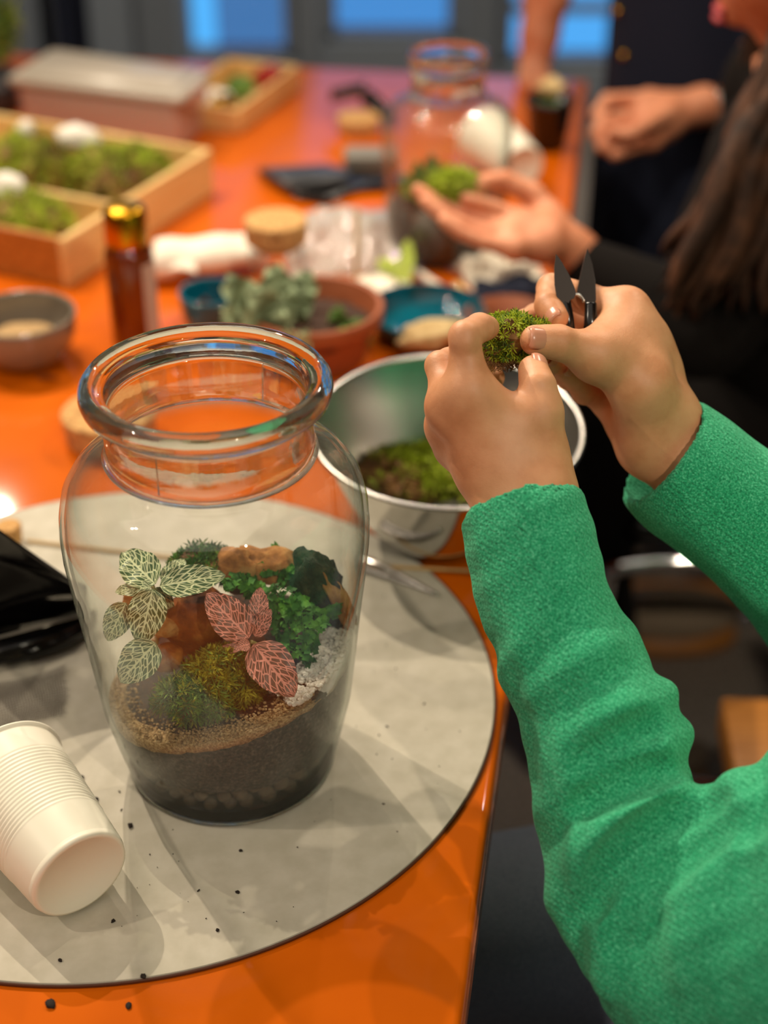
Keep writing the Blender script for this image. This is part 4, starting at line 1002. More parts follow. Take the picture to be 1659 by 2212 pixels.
ft.chain([np.array([.54, 1.56, .585, .11]), np.array([.54, 1.76, .585, .11])], .04)
obj('trousers', shift(ft.mesh(1), B2), M_blackcloth, p2)
bc, bd = (Wf[:3]+[.012, 0, 0]), (Wf-J(1440, 240, 2.05, .02))[:3]; bd /= np.linalg.norm(bd)
for k_ in range(3):
    x_ = np.cross(bd, [0, 0, 1]); x_ /= np.linalg.norm(x_); y_ = np.cross(bd, x_)
    obj('bracelet', shift(tube([bc+bd*.007*k_+(x_*math.cos(a)+y_*math.sin(a))*.0255 for a in np.linspace(0, 2*math.pi, 25)], .0022, 6), B2), M_gold if k_ == 1 else M_chrome, p2)
for k_ in (0,):
    x_ = fR3[1][:3]-fR3[0][:3]; x_ /= np.linalg.norm(x_); a_ = np.cross(x_, [0, 0, 1]); a_ /= np.linalg.norm(a_); b_ = np.cross(x_, a_); c_ = fR3[0][:3]*.3+fR3[1][:3]*.7
    obj('ring', shift(tube([c_+(a_*math.cos(t)+b_*math.sin(t))*.0106 for t in np.linspace(0, 2*math.pi, 21)], .0016, 6), B2), M_gold, p2)
sh = P(1388, 1365, 0)
def shoe(c, name, parent, base, m):
    up = blob((.115, .046, .042), .06, 2, 3, 3, flatten=-.030); so = lathe([(0, 0), (.98, 0), (1, .012), (.98, .026), (0, .026)], 28)
    so = (np.asarray(so[0])*[.112, .047, 1.0], so[1])
    o = obj(name, shift(xf(up, trans((c[0]+.06, c[1], .052))), base), m, parent); obj('sole', shift(xf(so, trans((c[0]+.06, c[1], .0))), base), M_woodb.m, o)
M_shoe = simple('beige_suede', srgb(150, 132, 110), .8)
shoe(np.array([sh[0]-.03, sh[1]-.02]), 'shoe', p2, B2, M_shoe); shoe(np.array([.27, 1.56]), 'shoe', p2, B2, M_shoe)
# hair: a cap on the skull and long tresses down over the shoulder
hairs = [xf(blob((.098, .100, .100), .05, 2, 3, 5), trans(hc+[.028, 0, .03]))]
for i in range(230):
    a = random.uniform(-1, 1); b = random.random()
    s = hc+np.array([.0+.05*b, -.075-.02*random.random(), .05-.10*random.random()])
    tgt = PD(random.uniform(1425, 1860), random.uniform(520, 700), random.uniform(1.47, 1.58))
    mid = s*.5+tgt*.5+np.array([.012*a-.02*(1-b), -.040, .01]); r0 = random.uniform(.007, .013)
    wv = random.uniform(.003, .007)
    c = catmull([s, s*.75+mid*.25+[0, -.02, 0], mid, mid*.4+tgt*.6+[wv*a, -.006, 0], tgt], 5); n = len(c)
    c = c+np.array([[wv*math.sin(j*.75+i), wv*.5*math.cos(j*.6+i*2), 0] for j in range(n)])
    hairs.append(tube(c, np.array([r0*(1 if j < n*.7 else max(.15, (n-j)/(n*.3))) for j in range(n)]), 6))
for i in range(50):
    s = hc+np.array([.04*random.random(), .085, .05-.1*random.random()]); tgt = np.array([.40+.1*random.random(), 1.70+.06*random.random(), .80+.1*random.random()])
    hairs.append(tube(catmull([s, (s+tgt)/2+[0, .03, 0], tgt], 6), .008, 6))
obj('hair', shift(join(*hairs), B2), M_hair.m, p2)
clump('plant_cutting', 'small green plant cutting held over the second jar', PD(985, 402, 1.575), (.018, .012, .012), [M_mossb, M_mossl, M_lime], 150, .014, 44, cat='plant', mi=(1, 1, 2), low=-.6)

# ---- standing person in a navy apron
B3 = np.array([.47, 2.13, .0])
p3 = thing('person', 'person standing at the far end of the table in navy apron', 'person', B3)
ar3 = [J(1195, -160, 2.26, .040), J(1182, -20, 2.28, .036), J(1166, 80, 2.30, .028), J(1156, 130, 2.31, .023)]
fing3 = [[J(1156, 130, 2.31, .021), J(1150, 158, 2.30, .018)]]
hf = [[J(1150+dx, 158, 2.30, .011), J(1146+dx, 174, 2.29, .0095), J(1150+dx*.8, 186, 2.28, .008)] for dx in (-16, -4, 8, 18)]+[[J(1166, 148, 2.30, .012), J(1178, 166, 2.29, .010), J(1176, 182, 2.28, .0085)]]
_, g3b = hand_mesh([ar3]+fing3, hf, .003, .012, .006)
arm3 = join(tube([[.66, 2.20, .82, .03], [.68, 2.24, 1.02, .035], [.58, 2.22, 1.28, .05]], None, 12), tube([J(1195, -160, 2.26, .040), np.array([.30, 2.24, 1.24, .05]), np.array([.50, 2.2, 1.30, .06]), np.array([.52, 2.18, 1.24, .05])], None, 12))
hd3 = head_parts((.49, 2.20, 1.60), 70, -10)
obj('body', shift(join(g3b, arm3, tube([[.50, 2.22, 1.30, .055], [.50, 2.21, 1.46, .052]], None, 12), hd3[0]), B3), M_skin2, p3)
obj('hair', shift(hd3[1], B3), M_hair.m, p3); obj('lips', shift(hd3[3], B3), M_lip, p3)
for e_ in hd3[2]: obj('iris', shift(e_[1], B3), M_hair.m, obj('eye', shift(e_[0], B3), M_white, p3))
ft = Field((.16, 1.94, .0), (.78, 2.42, 1.42), .011)
ft.chain([np.array([.465, 2.22, .80, .130]), np.array([.47, 2.22, 1.05, .125]), np.array([.48, 2.22, 1.25, .12])], .04)
for x in (.42, .55): ft.chain([np.array([x, 2.22, .82, .09]), np.array([x, 2.2, .45, .07]), np.array([x, 2.22, .05, .05])], .03)
ft.chain([np.array([.36, 2.22, 1.30, .07]), np.array([.66, 2.22, 1.30, .07])], .04)
obj('clothes', shift(ft.mesh(1), B3), M_blackcloth, p3)
def apr(a, b):
    th = R(200+140*a); z = .42+.85*b; rr = .160 if b < .36 else .150-.012*(b-.45)
    return np.array([.462+rr*1.08*math.cos(th)+.006*math.sin(a*22+b*4)*(1-b), 2.215+rr*math.sin(th)-.01*(1-b), z])
ap = obj('apron', shift(sheet(40, 20, apr, .003), B3), M_navy, p3)
for u, v in ((1376, 18), (1346, 122)):
    pp = PD(u, v, 2.11); th = math.atan2(pp[1]-2.215, pp[0]-.462); obj('rivet', shift(xf(ball(.006), trans((.462+.164*math.cos(th), 2.215+.152*math.sin(th)-.004, pp[2]))), B3), M_gold, ap)
# ------------------------------------------------------------------ things on the table, near to far
Z = TZ+.0004
def bowl_pts(r0, r1, h, th, curve=.5, n=14, foot=0):
    out = [(0, 0), (r0*.9, 0), (r0, .001)]+[(r0+(r1-r0)*math.sin(s*math.pi/2)**(1-curve*.4) if curve else r0+(r1-r0)*s, .001+(h-.001)*(s**(1+curve))) for s in np.linspace(.06, 1, n)]
    inn = [(max(r-th, .001), max(z, th)) for r, z in out[3:]][::-1]
    rim = [(r1-th*.2, h+th*.4), (r1-th*.75, h+th*.4)]
    return out+rim+inn+[(r0*.8, th), (0, th)]
# stainless bowl, a little tipped towards us, with moss and roots inside
bz = np.array([*P(965, 1085, Z)[:2], Z]); bz = np.array([.038, 1.115, Z])
ib = P(965, 936, TZ+.095); BR = .1075
bz = np.array([ib[0], ib[1]+.003, Z])
bowl = thing('steel_bowl', 'brushed steel mixing bowl holding moss and roots behind the green sweater cuff', 'bowl', bz, (R(4.5), 0, 0))
bowl.location.z = Z+.0049
_o = [(0, 0), (.042, 0), (.047, .001)]+[(.047+(BR-.047)*s**.74, .001+.097*s**1.18) for s in np.linspace(.04, 1, 22)]
bpt = _o+[(BR-.0004, .0986)]+[(max(r-.0014, .001), z+.0008) for r, z in _o[3:]][::-1]+[(.044, .0018), (0, .0018)]; kq = max(range(len(bpt)), key=lambda i: bpt[i][1])
obj('shell', lathe(bpt[:kq+1], 96), M_steelpol, bowl)
obj('inside', lathe(bpt[kq:], 96), M_steel.m, bowl, loc=None)
obj('rolled_rim', lathe([(BR+.0002+.0026*math.cos(a), .0985+.0022*math.sin(a)) for a in np.linspace(0, 2*math.pi, 13)], 96), M_steel.m, bowl)
def inb(dx, dy, z): return (bz[0]+dx, bz[1]+dy, Z+z)
MB_ = [M_mossb, M_mosso, M_mossl]
def bowl_clump(name, label, u, v, z, rad, seed, mi, n=260, sz=.010):
    p = P(u, v, Z+z); clump(name, label, p, rad, MB_, n, sz, seed, mi=mi, low=-.3, amp=.4)
bowl_clump('moss_clump', 'bright green moss clump against the front wall of the steel bowl', 968, 1034, .040, (.026, .018, .015), 51, (1, 2, 2))
bowl_clump('moss_clump', 'yellow-green moss clump in the middle of the steel bowl', 868, 1006, .032, (.018, .015, .012), 52, (1, 2))
bowl_clump('moss_clump', 'green moss clump at the back right of the steel bowl', 945, 988, .030, (.018, .015, .012), 53, (2, 1))
bowl_clump('moss_clump', 'brown root clump at the left of the steel bowl', 808, 1024, .032, (.022, .020, .012), 54, (0, 0, 0, 1))
bowl_clump('moss_clump', 'brown root clump at the front left of the steel bowl', 880, 1052, .036, (.028, .014, .012), 55, (0, 0, 1))
bowl_clump('moss_clump', 'dark green moss clump under the hand in the steel bowl', 1045, 1056, .040, (.018, .018, .014), 56, (1, 0, 2))
# cork lid at left
p = P(240, 944, Z); o = obj('cork_disc', lathe([(0, 0), (.038, 0), (.0405, .0015), (.0432, .027), (.0418, .0285), (0, .0285)], 56), M_cork.m, loc=(p[0], p[1], Z), sharp=40); tag(o, 'round cork lid lying on the orange table left of the large jar', 'cork')
# grey bowl of sand
p = P(58, 776, Z); b = thing('glazed_bowl', 'small glossy grey bowl of sand at the left table side', 'bowl', p)
obj('shell', lathe(bowl_pts(.026, .0545, .050, .004, .5), 64), M_greyglaze, b)
obj('foot_ring', lathe([(.020, 0), (.027, 0), (.0275, .004), (.024, .006), (.020, .003)], 48), M_greyglaze, b)
tag(obj('sand_heap', xf(blob((.036, .036, .010), .15, 3, 4, 4), trans((0, 0, .021))), M_sand.m, loc=p), 'tan sand lying in the small grey bowl', 'sand', kind='stuff')
p = P(105, 818, Z); V = sheet(8, 8, lambda a, b_: (p[0]+.02*(a-.5)+.006*(b_-.5), p[1]-.004*a-.012*(b_-.5)*math.sin(a*3), Z+.001+.005*math.sin(a*3)*b_), .0008)
tag(obj('dry_leaf', V, M_brown), 'curled dry brown leaf scrap in front of the grey bowl', 'leaf')
# amber bottle
p = P(296, 738, Z); b = thing('amber_bottle', 'amber bottle with gold cap and pale label on the orange table', 'bottle', p)
obj('body', lathe([(0, 0), (.021, 0), (.0235, .002), (.0245, .006), (.0245, .098), (.0225, .105), (.0185, .108), (.0185, .112), (0, .112)], 48), M_amber, b)
obj('cap', lathe([(.0195, .1085), (.0215, .109), (.0218, .112), (.0214, .143), (.0195, .1465), (.015, .148), (0, .148)], 40, wob=lambda a, z: .010*math.sin(a*24) if .110 < z < .142 else 0), M_gold, b)
lb = [(.0249*math.cos(a), .0249*math.sin(a), z) for a in np.linspace(R(-52), R(60), 20) for z in (.014, .092)]
obj('label', (lb, [(2*i, 2*i+2, 2*i+3, 2*i+1) for i in range(19)]), M_label, b)
# wooden tray of mosses
A, B_ = P(150, 622, Z), P(463, 415, Z); th = .009; hT = .056
dy_ = (B_-A)/np.linalg.norm(B_-A); Lr = np.linalg.norm(B_-A); fr_ = P(0, 598, Z)-A; fr_ /= np.linalg.norm(fr_); dx_ = np.array([-dy_[1], dy_[0], 0]); dx_ = dx_ if dx_@fr_ > 0 else -dx_
Lf = .36
def tw_(a, b): return A+dx_*a+dy_*b
def wall(p0, p1, inward, z0, z1, bev=.0012):
    q = [p0, p1, p1+inward, p0+inward]
    ar = sum(q[i][0]*q[(i+1) % 4][1]-q[(i+1) % 4][0]*q[i][1] for i in range(4))
    if ar < 0: q = q[::-1]
    return prism([k[:2] for k in q], z0, z1, bev, 1)
tr = thing('moss_tray', 'pale pine tray of mosses with a divider at left on the table', 'tray', A)
obj('side_board', shift(wall(tw_(0, 0), tw_(0, Lr), dx_*th, Z, Z+hT), A), M_wood.m, tr, sharp=40)
obj('side_board', shift(wall(tw_(Lf-th, 0), tw_(Lf-th, Lr), dx_*th, Z, Z+hT), A), M_wood.m, tr, sharp=40)
obj('end_board', shift(wall(tw_(th, 0), tw_(Lf-th, 0), dy_*th, Z, Z+hT), A), M_woodb.m, tr, sharp=40)
obj('end_board', shift(wall(tw_(th, Lr-th), tw_(Lf-th, Lr-th), dy_*th, Z, Z+hT), A), M_wood.m, tr, sharp=40)
obj('divider', shift(wall(tw_(th, Lr*.40), tw_(Lf-th, Lr*.40), dy_*.007, Z+.004, Z+hT*.86), A), M_wood.m, tr, sharp=40)
obj('base_board', shift(wall(tw_(th, th), tw_(Lf-th, th), dy_*(Lr-2*th), Z+.002, Z+.006), A), M_wood.m, tr, sharp=40)
MT_ = [M_mossb, M_mosso, M_mossl]
def tray_clump(label, a, b, z, rad, seed, mi, n=150, sz=.013):
    p = tw_(a, b); clump('moss_clump', label, (p[0], p[1], Z+z), rad, MT_, n, sz, seed, mi=mi, low=-.2, amp=.35)
tray_clump('light green moss mound in the front compartment of the pine tray', .115, Lr*.20, .030, (.060, .042, .030), 61, (2, 2, 1), 420)
tray_clump('olive moss clump with brown side at the right back of the pine tray', .060, Lr*.60, .034, (.034, .036, .030), 62, (1, 0), 220)
tray_clump('green moss clump in the middle back of the pine tray', .105, Lr*.72, .034, (.036, .040, .032), 63, (1, 2, 1), 240)
tray_clump('olive moss clump with dark gap at the left back of the pine tray', .165, Lr*.66, .034, (.032, .036, .030), 64, (1, 0, 1), 220)
tray_clump('green moss clump behind the others in the far tray corner', .070, Lr*.80, .032, (.038, .030, .030), 65, (1, 2), 200)
tray_clump('green moss clump at the far left of the pine tray', .225, Lr*.72, .034, (.034, .046, .030), 66, (1, 2), 200)
def lump(label, u, v, z, rad, seed):
    p = P(u, v, Z+z); tag(obj('white_stone', blob(rad, .25, 3, 3, seed), M_white, loc=p), label, 'stone')
lump('large white lump on the back moss of the pine tray', 170, 296, .074, (.026, .017, .014), 71)
lump('white lump behind the light green moss mound in the tray', 18, 405, .066, (.021, .018, .016), 72)
lump('small white lump at the far left of the back moss', 55, 280, .070, (.011, .010, .011), 73)
# clouded plastic bin with lid
zt = .086; c4 = [P(u, v, Z+zt) for u, v in ((392, 206), (12, 160), (110, 98), (455, 148))]
cen = sum(c4)/4; bin_ = thing('storage_bin', 'low pinkish plastic storage bin with lid behind the moss tray', 'bin', (cen[0], cen[1], Z))
def inset(k, dz=0): return [((p-cen)*k)[:2] for p in c4]
obj('tub', prism(inset(.90), 0, zt-.017, .008, 3), M_pink, bin_, sharp=50)
obj('lid', prism(inset(1.0), zt-.0165, zt-.003, .006, 3), M_pinklid, bin_, sharp=50)
obj('lid_panel', prism(inset(.86), zt-.0028, zt, .0012, 1), M_pinklid, bin_, sharp=50)
hnd = (c4[0]*.5+c4[3]*.5-cen)*.985; obj('handle', xf(box((-.006, -.022, zt-.030), (.006, .022, zt-.008), .003), trans((hnd[0], hnd[1], 0)) @ rotm('Z', math.degrees(math.atan2(hnd[1], hnd[0])))), M_pink, bin_)
# small far tray with foil and cream things
A2, B2_, C2 = P(518, 290, Z), P(648, 190, Z), P(448, 262, Z); hT2 = .034
ft_ = thing('small_tray', 'small wooden tray with shiny packets at the far table side', 'tray', A2)
d1 = B2_-A2; d2 = C2-A2; L1 = np.linalg.norm(d1); L2 = .115; d1 = d1/L1; d2 = np.array([-d1[1], d1[0], 0])
for nm, a, b, inw in (('side_board', A2, A2+d1*L1, d2*.007), ('side_board', A2+d2*(L2-.007), A2+d2*(L2-.007)+d1*L1, d2*.007), ('end_board', A2+d2*.007, A2+d2*(L2-.007), d1*.007), ('end_board', A2+d2*.007+d1*(L1-.007), A2+d2*(L2-.007)+d1*(L1-.007), d1*.007)):
    obj(nm, shift(wall(a, b, inw, Z, Z+hT2), A2), M_wood.m, ft_, sharp=40)
obj('base_board', shift(wall(A2+d2*.008+d1*.008, A2+d2*.008+d1*(L1-.008), d2*(L2-.016), Z+.001, Z+.004), A2), M_wood.m, ft_, sharp=40)
M_red = simple('red_foil', srgb(190, 60, 50), .25, .5)
for i, (a, b, m_, lab) in enumerate(((.18, .35, M_gold, 'crumpled gold foil packet at the near end of the small tray'), (.30, .55, M_white, 'cream crumpled packet in the middle of the small tray'), (.86, .30, M_red, 'red foil packet at the far end of the small tray'), (.62, .5, M_green, 'green sprig lying in the small tray'))):
    p = A2+d1*L1*a+d2*L2*b; tag(obj('packet', blob((.021, .019, .017), .45, 4, 3, 80+i), m_, loc=(p[0], p[1], Z+.020), smooth=False), lab, 'packet')
# cork-stoppered jar
p = P(602, 640, Z); b = thing('stoppered_jar', 'small clear glass jar closed with a wide cork stopper', 'jar', p)
obj('body', lathe([(0, 0), (.026, 0), (.029, .002), (.030, .008), (.030, .052), (.027, .060), (.027, .066), (.025, .066), (.025, .060), (.028, .052), (.028, .008), (.026, .004), (0, .004)], 48), M_glass2, b)
obj('stopper', lathe([(0, .058), (.0245, .058), (.0248, .0662), (.0330, .0664), (.0335, .068), (.0335, .088), (.032, .0895), (0, .0895)], 40), M_cork.m, b, sharp=40)
# white folded paper packet
p = P(455, 590, Z); b = thing('paper_packet', 'white folded paper packet lying between bottle and corked jar', 'packet', p)
g = sheet(30, 24, lambda a, t: (-.062+.124*a+.004*math.sin(t*9), .030*math.cos(t*2*math.pi)+.01*a, .0215+.0205*math.sin(t*2*math.pi)*(1-.25*a)*(1+.1*math.sin(a*14))))
obj('roll', xf(g, rotm('Z', 12)), M_paper, b)
g = sheet(22, 18, lambda a, t: (-.078+.060*a, -.022+.06*t-.02*a, .0025+.030*math.sin(a*2.2)*(.5+.5*math.sin(t*2.5+.4))), .0006)
obj('flap', xf(g, rotm('Z', 12)), M_paper, b)
# terracotta bowl of plants
p = P(680, 772, Z); pot0 = p; b = thing('terracotta_bowl', 'terracotta planting bowl with leafy plants behind the large jar', 'pot', p)
obj('shell', lathe([(0, 0), (.047, 0), (.050, .002), (.062, .044), (.0695, .046), (.0705, .058), (.069, .060), (.064, .059), (.0595, .046), (.049, .012), (0, .010)], 72), M_terra.m, b, sharp=40)
tag(obj('pot_soil', xf(blob((.0585, .0585, .010), .12, 5, 4, 90), trans((0, 0, .036))), M_soilin.m, loc=p), 'dark soil in the terracotta planting bowl', 'soil', kind='stuff')
def leafy(name, label, root, leaves, m, stemm=M_stem, lobed=True):
    t = thing(name, label, 'plant', root)
    for i, (u, v, y, L, w) in enumerate(leaves):
        c = PY(u, v, y); bs = np.asarray(root)*.45+c*.55-np.array([0, 0, .012]); bs = c+(bs-c)/np.linalg.norm(bs-c)*L*.5; tipp = c-(bs-c)
        obj('leaf', shift(leaf_geo(bs, tipp, toward(c, .7), w, droop=.25, wav=.9 if lobed else .2, point=.4), root), m, t)
        obj('stem', shift(tube(catmull([root, (np.asarray(root)+bs)/2+[0, 0, .006], bs], 4), .0012, 5), root), stemm, t)
    return t
def U(px): return px/3300*1.75
leafy('potted_plant', 'grey-green lobed leaf plant at the left of the terracotta bowl', PY(600, 740, pot0[1]), [(520, 640, 1.36, U(88), U(78)), (598, 612, 1.39, U(72), U(64)), (655, 622, 1.40, U(70), U(60)), (575, 668, 1.35, U(100), U(88)), (612, 712, 1.34, U(96), U(80)), (640, 660, 1.37, U(84), U(66)), (505, 690, 1.34, U(60), U(50)), (548, 705, 1.33, U(84), U(60))], M_greyleaf)
leafy('potted_plant', 'small green plant at the right inside the terracotta bowl', PY(735, 745, pot0[1]), [(732, 700, 1.365, U(70), U(50)), (770, 718, 1.365, U(60), U(52)), (742, 738, 1.350, U(76), U(52)), (790, 728, 1.37, U(40), U(36))], M_green)
leafy('potted_plant', 'white veined leaf sprig at the front rim of the terracotta bowl', PY(640, 765, pot0[1]-.05), [(655, 742, 1.30, U(66), U(36)), (622, 738, 1.30, U(50), U(36))], M_fitw)
# teal pot behind, with a brown dry leaf
p = P(462, 706, Z); b = thing('teal_pot', 'dark teal glazed pot half hidden behind the large jar rim', 'pot', p)
obj('shell', lathe(bowl_pts(.026, .0345, .040, .004, .2), 48), M_teal, b)
tag(obj('dry_leaf', leaf_geo(PY(448, 704, p[1]-.012), PY(440, 642, p[1]-.01), (0, -1, .3), .022, wav=.5), M_brown), 'brown dry leaf standing in the dark teal pot', 'leaf')
# teal dish with pale stone
p = P(918, 712, Z); b = thing('teal_dish', 'shallow teal glazed dish holding a pale stone', 'dish', p)
obj('shell', lathe(bowl_pts(.036, .0620, .024, .003, .5), 64), M_teal, b)
tag(obj('pale_stone', xf(blob((.034, .021, .015), .25, 3, 4, 95), rotm('Y', -8)), M_stone.m, loc=P(932, 724, Z+.022)), 'pale sandstone lying in the teal dish', 'stone')
# terracotta saucer behind the moss piece
p = P(1100, 705, Z); tag(obj('terracotta_saucer', lathe([(0, 0), (.040, 0), (.048, .014), (.046, .015), (.039, .004), (0, .004)], 48), M_terra.m, loc=p), 'terracotta saucer behind the moss piece and hands', 'saucer')
# clear crumpled bag, sprig, sticks and label tags around the second jar
def crumpled(name, label, cat, c, sx, sy, h, m, seed, rot=0):
    def fn(a, b):
        x, y = (a-.5), (b-.5); e = max(0, 1-(x*x+y*y)*3.2)
        n = mnoise.noise(Vector((a*5, b*5, seed)))+.6*mnoise.noise(Vector((a*11, b*11, seed+3)))
        return (sx*x*(1+.1*n), sy*y*(1+.1*n), max(.0015, h*(e*.7+.55*n*e**.5)+.002))
    g = xf(sheet(34, 30, fn, .0005), rotm('Z', rot)); return tag(obj(name, g, m, loc=c), label, cat)
crumpled('plastic_film', 'crumpled clear plastic film between corked jar and second jar', 'film', P(745, 530, Z), .15, .19, .04, M_film, 4, 10)
crumpled('tissue', 'white crumpled tissue in front of the second jar', 'tissue', P(1075, 590, Z), .09, .07, .035, M_paper, 9, 20)
crumpled('tissue', 'white flat tissue beside the lime green sprig', 'tissue', P(800, 640, Z), .10, .09, .014, M_paper, 14, 40)
stick('wooden_skewer', 'upright wooden skewer leaning on the plastic film', P(768, 660, Z+.002), PD(772, 452, 1.60), .0022, M_stick)
stick('wooden_label', 'flat wooden stick lying right of the teal dish', P(985, 612, Z+.004), P(1058, 690, Z+.004), .0042, M_wood.m)
stick('wooden_label', 'pale wooden stick lying behind the teal dish', P(905, 590, Z+.004), P(1010, 660, Z+.004), .0042, M_paper)
leafy('cutting', 'lime green leaf cutting lying on white tissue', P(868, 630, Z+.006), [(878, 560, 1.575, U(110), U(34)), (845, 580, 1.57, U(64), U(32)), (872, 604, 1.555, U(58), U(34)), (828, 572, 1.57, U(40), U(26))], M_lime, lobed=False)
crumpled('navy_cloth', 'folded navy cloth behind the snips at the table edge', 'cloth', P(1130, 640, Z), .11, .07, .018, M_navy, 21, -10)
# second jar
p = P(965, 600, Z)+np.array([0, .078, 0]); j2 = thing('second_jar', 'clear glass jar with soil and greens behind the hands', 'jar', p)
o2 = [(0, 0), (.055, 0), (.062, .002), (.066, .010), (.070, .06), (.0725, .12), (.0725, .150), (.070, .162), (.062, .172), (.050, .178), (.0425, .183), (.0405, .188), (.0405, .214), (.0435, .218), (.0455, .224), (.0435, .229), (.0395, .229), (.0380, .222), (.0380, .186)]
i2 = [(.048, .175), (.060, .169), (.0675, .160), (.070, .150), (.070, .12), (.0675, .06), (.063, .012), (.05, .006), (0, .006)]
obj('body', lathe(o2[:10]+[(.0445, .181)]+[(.0425, .180)]+i2, 96), M_glass, j2)
obj('neck', lathe([(.0447, .1815), (.0410, .186), (.0405, .190), (.0405, .213), (.0385, .213), (.0383, .186), (.0425, .1805), (.0447, .1815)], 96), M_glassn, j2)
obj('rim', lathe([(.0383, .2132), (.0410, .2135), (.0440, .218), (.0455, .2235), (.0440, .2290), (.0405, .2290), (.0385, .222), (.0383, .2132)], 96), M_glassr, j2)
tag(obj('jar_soil', lathe([(0, .0065), (.058, .0068), (.0620, .014), (.0655, .050), (.0652, .056), (.04, .062), (0, .064)], 64), M_soilin.m, loc=p), 'brown soil in the second glass jar', 'soil', kind='stuff')
clump('moss_cushion', 'green moss cushion on the soil of the second jar', (p[0]-.010, p[1], p[2]+.076), (.034, .03, .018), [M_mossb, M_mossg, M_mossl], 220, .010, 98, mi=(1, 2), low=-.2)
leafy('jar_plant', 'light green sprig standing in the second jar', (p[0]-.022, p[1]-.01, p[2]+.07), [(905, 372, p[1]-.015, U(50), U(26)), (930, 360, p[1], U(54), U(28)), (880, 395, p[1]-.01, U(44), U(24)), (955, 378, p[1]-.01, U(44), U(26))], M_green, lobed=False)
# black bag, grey lid, far cork with a black handle
def blackbag(name, label, pts, w):
    c = catmull([P(u, v, Z+h) for u, v, h in pts], 8)
    def fn(a, b):
        i = a*(len(c)-1); i0 = int(min(i, len(c)-2)); q = c[i0]+(c[i0+1]-c[i0])*(i-i0); t = b*2*math.pi; k = math.sin(math.pi*min(.98, max(.03, a)))**.4
        return q+np.array([.006*math.cos(t), w*k*math.cos(t), w*.42*k*math.sin(t)*(1+.3*math.sin(3*t+a*7))+.002*math.sin(a*20)])
    return tag(obj(name, sheet(36, 25, fn), M_bag.m), label, 'bag')
bf = [P(u, v, Z)[:2] for u, v in ((556, 378), (640, 372), (760, 380), (868, 388), (866, 414), (770, 420), (704, 446), (640, 436), (594, 408))]
fl = thing('black_plastic_sheet', 'flat folded black plastic sheet behind the clear film', 'sheet', (*bf[6], Z)); fb = np.array([*bf[6], Z])
if sum(bf[i][0]*bf[(i+1) % 9][1]-bf[(i+1) % 9][0]*bf[i][1] for i in range(9)) < 0: bf = bf[::-1]
obj('lower_fold', shift(prism(bf, Z, Z+.010, .003, 2), fb), M_black, fl, sharp=40)
tf = [P(u, v, Z+.0105)[:2] for u, v in ((560, 374), (700, 366), (756, 376), (752, 396), (622, 412))]
if sum(tf[i][0]*tf[(i+1) % 5][1]-tf[(i+1) % 5][0]*tf[i][1] for i in range(5)) < 0: tf = tf[::-1]
obj('upper_fold', shift(prism(tf, Z+.0104, Z+.019, .003, 2), fb), M_dgrey, fl, sharp=40)
p = P(800, 376, Z)+np.array([0, .02, -.0275]); tag(obj('grey_box', prism([(-.034, -.022), (.034, -.022), (.034, .022), (-.034, .022)], .028, .052, .004, 2), M_grey, loc=p), 'flat grey plastic box behind the folded black sheet', 'box')
p = P(775, 282, Z); tag(obj('cork_disc', lathe([(0, 0), (.028, 0), (.030, .018), (.029, .020), (0, .020)], 40), M_cork.m, loc=p, sharp=40), 'far cork lid beside a black tool on the table', 'cork')
pa, pb2 = P(846, 262, Z+.006), P(790, 208, Z+.034); tl = thing('trowel', 'small black trowel lying near the far cork lid', 'trowel', pa)
obj('grip', shift(tube(catmull([pa, (pa+pb2)/2+[0, 0, .004], pb2], 5), np.linspace(.009, .013, 11), 10), pa), M_black, tl)
obj('scoop', shift(sheet(10, 8, lambda a, b: pb2+np.array([-.05*a+.0*b, .02*a+.045*(b-.5)*(1-.4*a), -.016*a+.014*abs(b-.5)*2]), .0012), pa), M_black, tl)
# lying cream cup and a smaller bottle behind the second jar
c1, c2 = P(1010, 372, Z+.036), P(1120, 372, Z+.036)
lying_cup('plastic_cup', 'cream plastic cup lying behind the second jar', P(1126, 416, Z)[:2], np.array([-.42, .91]), .0300, .0385, .098, Z+.0018)
# dark pot with a pale flower
p = P(1182, 318, Z); b = thing('black_pot', 'small black pot with a leafy plant near the far table edge', 'pot', p)
obj('shell', lathe([(0, 0), (.022, 0), (.024, .002), (.031, .060), (.033, .062), (.033, .068), (.029, .068), (.029, .055), (0, .055)], 40), M_black, b)
leafy('flowering_plant', 'leafy green plant growing in the black pot', (p[0], p[1], p[2]+.052), [(1170, 226, p[1], U(40), U(30)), (1195, 222, p[1]-.01, U(44), U(30)), (1182, 240, p[1]-.02, U(40), U(28)), (1205, 236, p[1], U(36), U(24))], M_green, lobed=False)
tag(obj('white_flower', xf(blob((.018, .014, .011), .5, 5, 3, 5), trans((0, 0, 0))), M_stone.m, loc=PY(1192, 188, p[1])), 'cream flower head over the black pot', 'flower')
stick('flower_stem', 'thin green stem under the cream flower head', (p[0], p[1], p[2]+.054), PY(1190, 196, p[1]), .0014, M_green, 'stem')
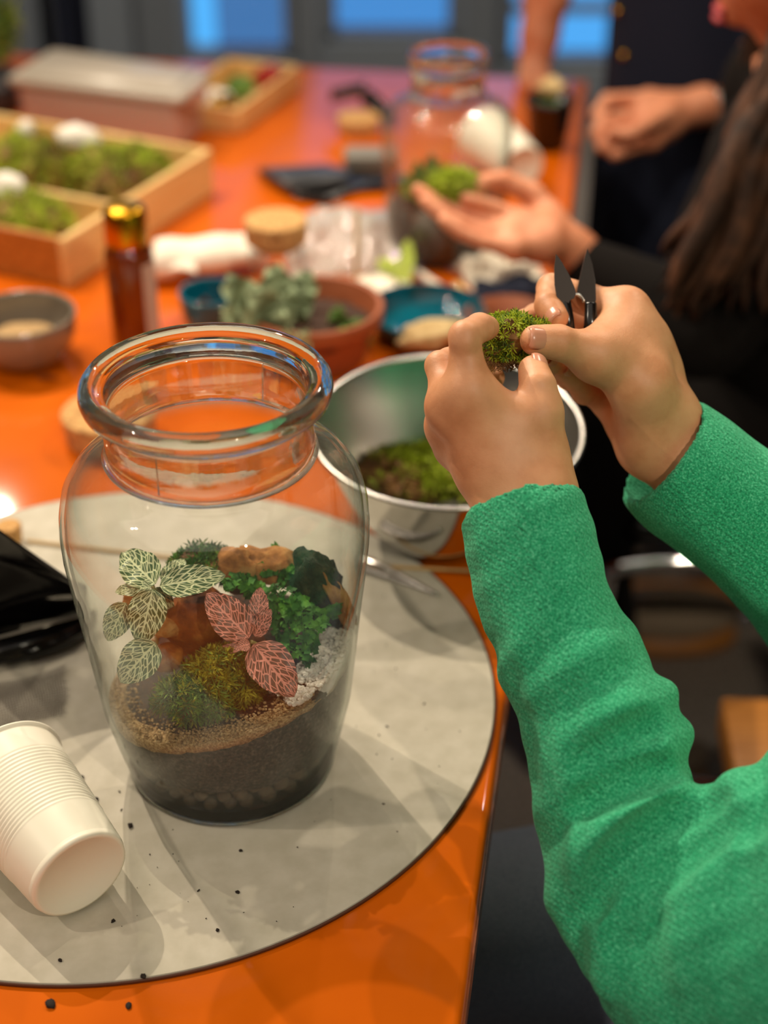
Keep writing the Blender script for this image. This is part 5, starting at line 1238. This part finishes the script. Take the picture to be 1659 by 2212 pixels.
# far left: leafy plants in a white pot, dark coat
p = np.array([-.60, 2.22, Z]); b = thing('white_pot', 'white pot of yellow-green plants at the far left', 'pot', p)
obj('shell', lathe([(0, 0), (.024, 0), (.032, .045), (.034, .050), (.031, .050), (.029, .04), (0, .04)], 40), M_white, b)
clump('bushy_plant', 'yellow-green bushy plant in the white pot at far left', (p[0], p[1], p[2]+.092), (.05, .045, .045), [M_mossb, M_lime, M_green], 260, .030, 77, cat='plant', mi=(1, 2), low=-.8)
p = P(4, 235, Z); tag(obj('grey_beaker', lathe([(0, 0), (.024, 0), (.026, .002), (.028, .055), (.026, .055), (.024, .004), (0, .004)], 40), M_dgrey, loc=p), 'dark grey beaker at the left of the storage bin', 'beaker')
q = PD(128, 50, 3.3)
def drape(a, b): return (q[0]-.045+.09*a+.012*math.sin(b*3), q[1]+.03*math.sin(a*21)+.05*(1-b)*math.sin(a*9), .32+1.35*b)
tag(obj('dark_curtain', sheet(50, 12, drape, .006), M_navy), 'dark navy curtain hanging at the far left', 'curtain')
rl = thing('curtain_stand', 'dark rail on two posts carrying the navy curtain', 'stand', (q[0]-.30, q[1], 0))
obj('rail', tube([(-.30, 0, 1.70), (.30, 0, 1.70)], .012, 10), M_frame, rl)
for s_ in (-1, 1): obj('post', join(tube([(s_*.29, 0, .01), (s_*.29, 0, 1.69)], .012, 10), box((s_*.29-.02, -.16, 0), (s_*.29+.02, .16, .016), .003)), M_frame, rl)
# chairs at the right
def chair(name, label, loc, rz, pad, seat_z=.45):
    t = thing(name, label, 'chair', loc, (0, 0, R(rz)))
    obj('seat', xf(box((-.21, -.21, -.022), (.21, .21, .022), .018, 4), trans((0, 0, seat_z))), pad, t)
    obj('backrest', xf(box((-.20, -.013, -.14), (.20, .013, .14), .012, 4), trans((0, .225, seat_z+.33)) @ rotm('X', -8)), pad, t)
    for s_ in (-1, 1):
        x = s_*.215
        obj('frame', tube(catmull([(x, .235, seat_z+.44), (x, .215, seat_z+.10), (x, .19, seat_z-.03), (x, 0, seat_z-.034), (x, -.20, seat_z-.034), (x, -.235, seat_z-.09), (x, -.235, .10), (x, -.20, .014), (x, 0, .012), (x, .20, .012)], 6), .0115, 10), M_chrome, t)
    obj('crossbar', tube([(-.215, .20, .012), (.215, .20, .012)], .0115, 10), M_chrome, t)
    return t
chair('cantilever_chair', 'chrome cantilever chair with black seat under the long-haired person', (.50, 1.71, 0), -90, M_black)
chair('cantilever_chair', 'chrome cantilever chair with charcoal seat under the person in green sweater', (.47, .69, 0), -90, M_trouser.m)
q = P(1578, 1610, .45)
bench = thing('oak_bench', 'low oak bench with chrome legs beside the green sleeve', 'bench', (q[0]+.30, q[1], 0), (0, 0, R(-4)))
obj('seat', box((-.30, -.075, .405), (.34, .055, .45), .005), M_woodb.m, bench)
for sx in (-.02, .30): obj('leg', tube(catmull([(sx, -.05, .40), (sx, -.055, .20), (sx, -.05, .012), (sx, .0, .012), (sx, .05, .012), (sx, .05, .20), (sx, .045, .40)], 5), .010, 10), M_chrome, bench)
obj('foot_rail', tube([(-.37, -.02, .392), (-.10, -.02, .392), (.30, -.02, .392)], .0105, 10), M_chrome, bench)
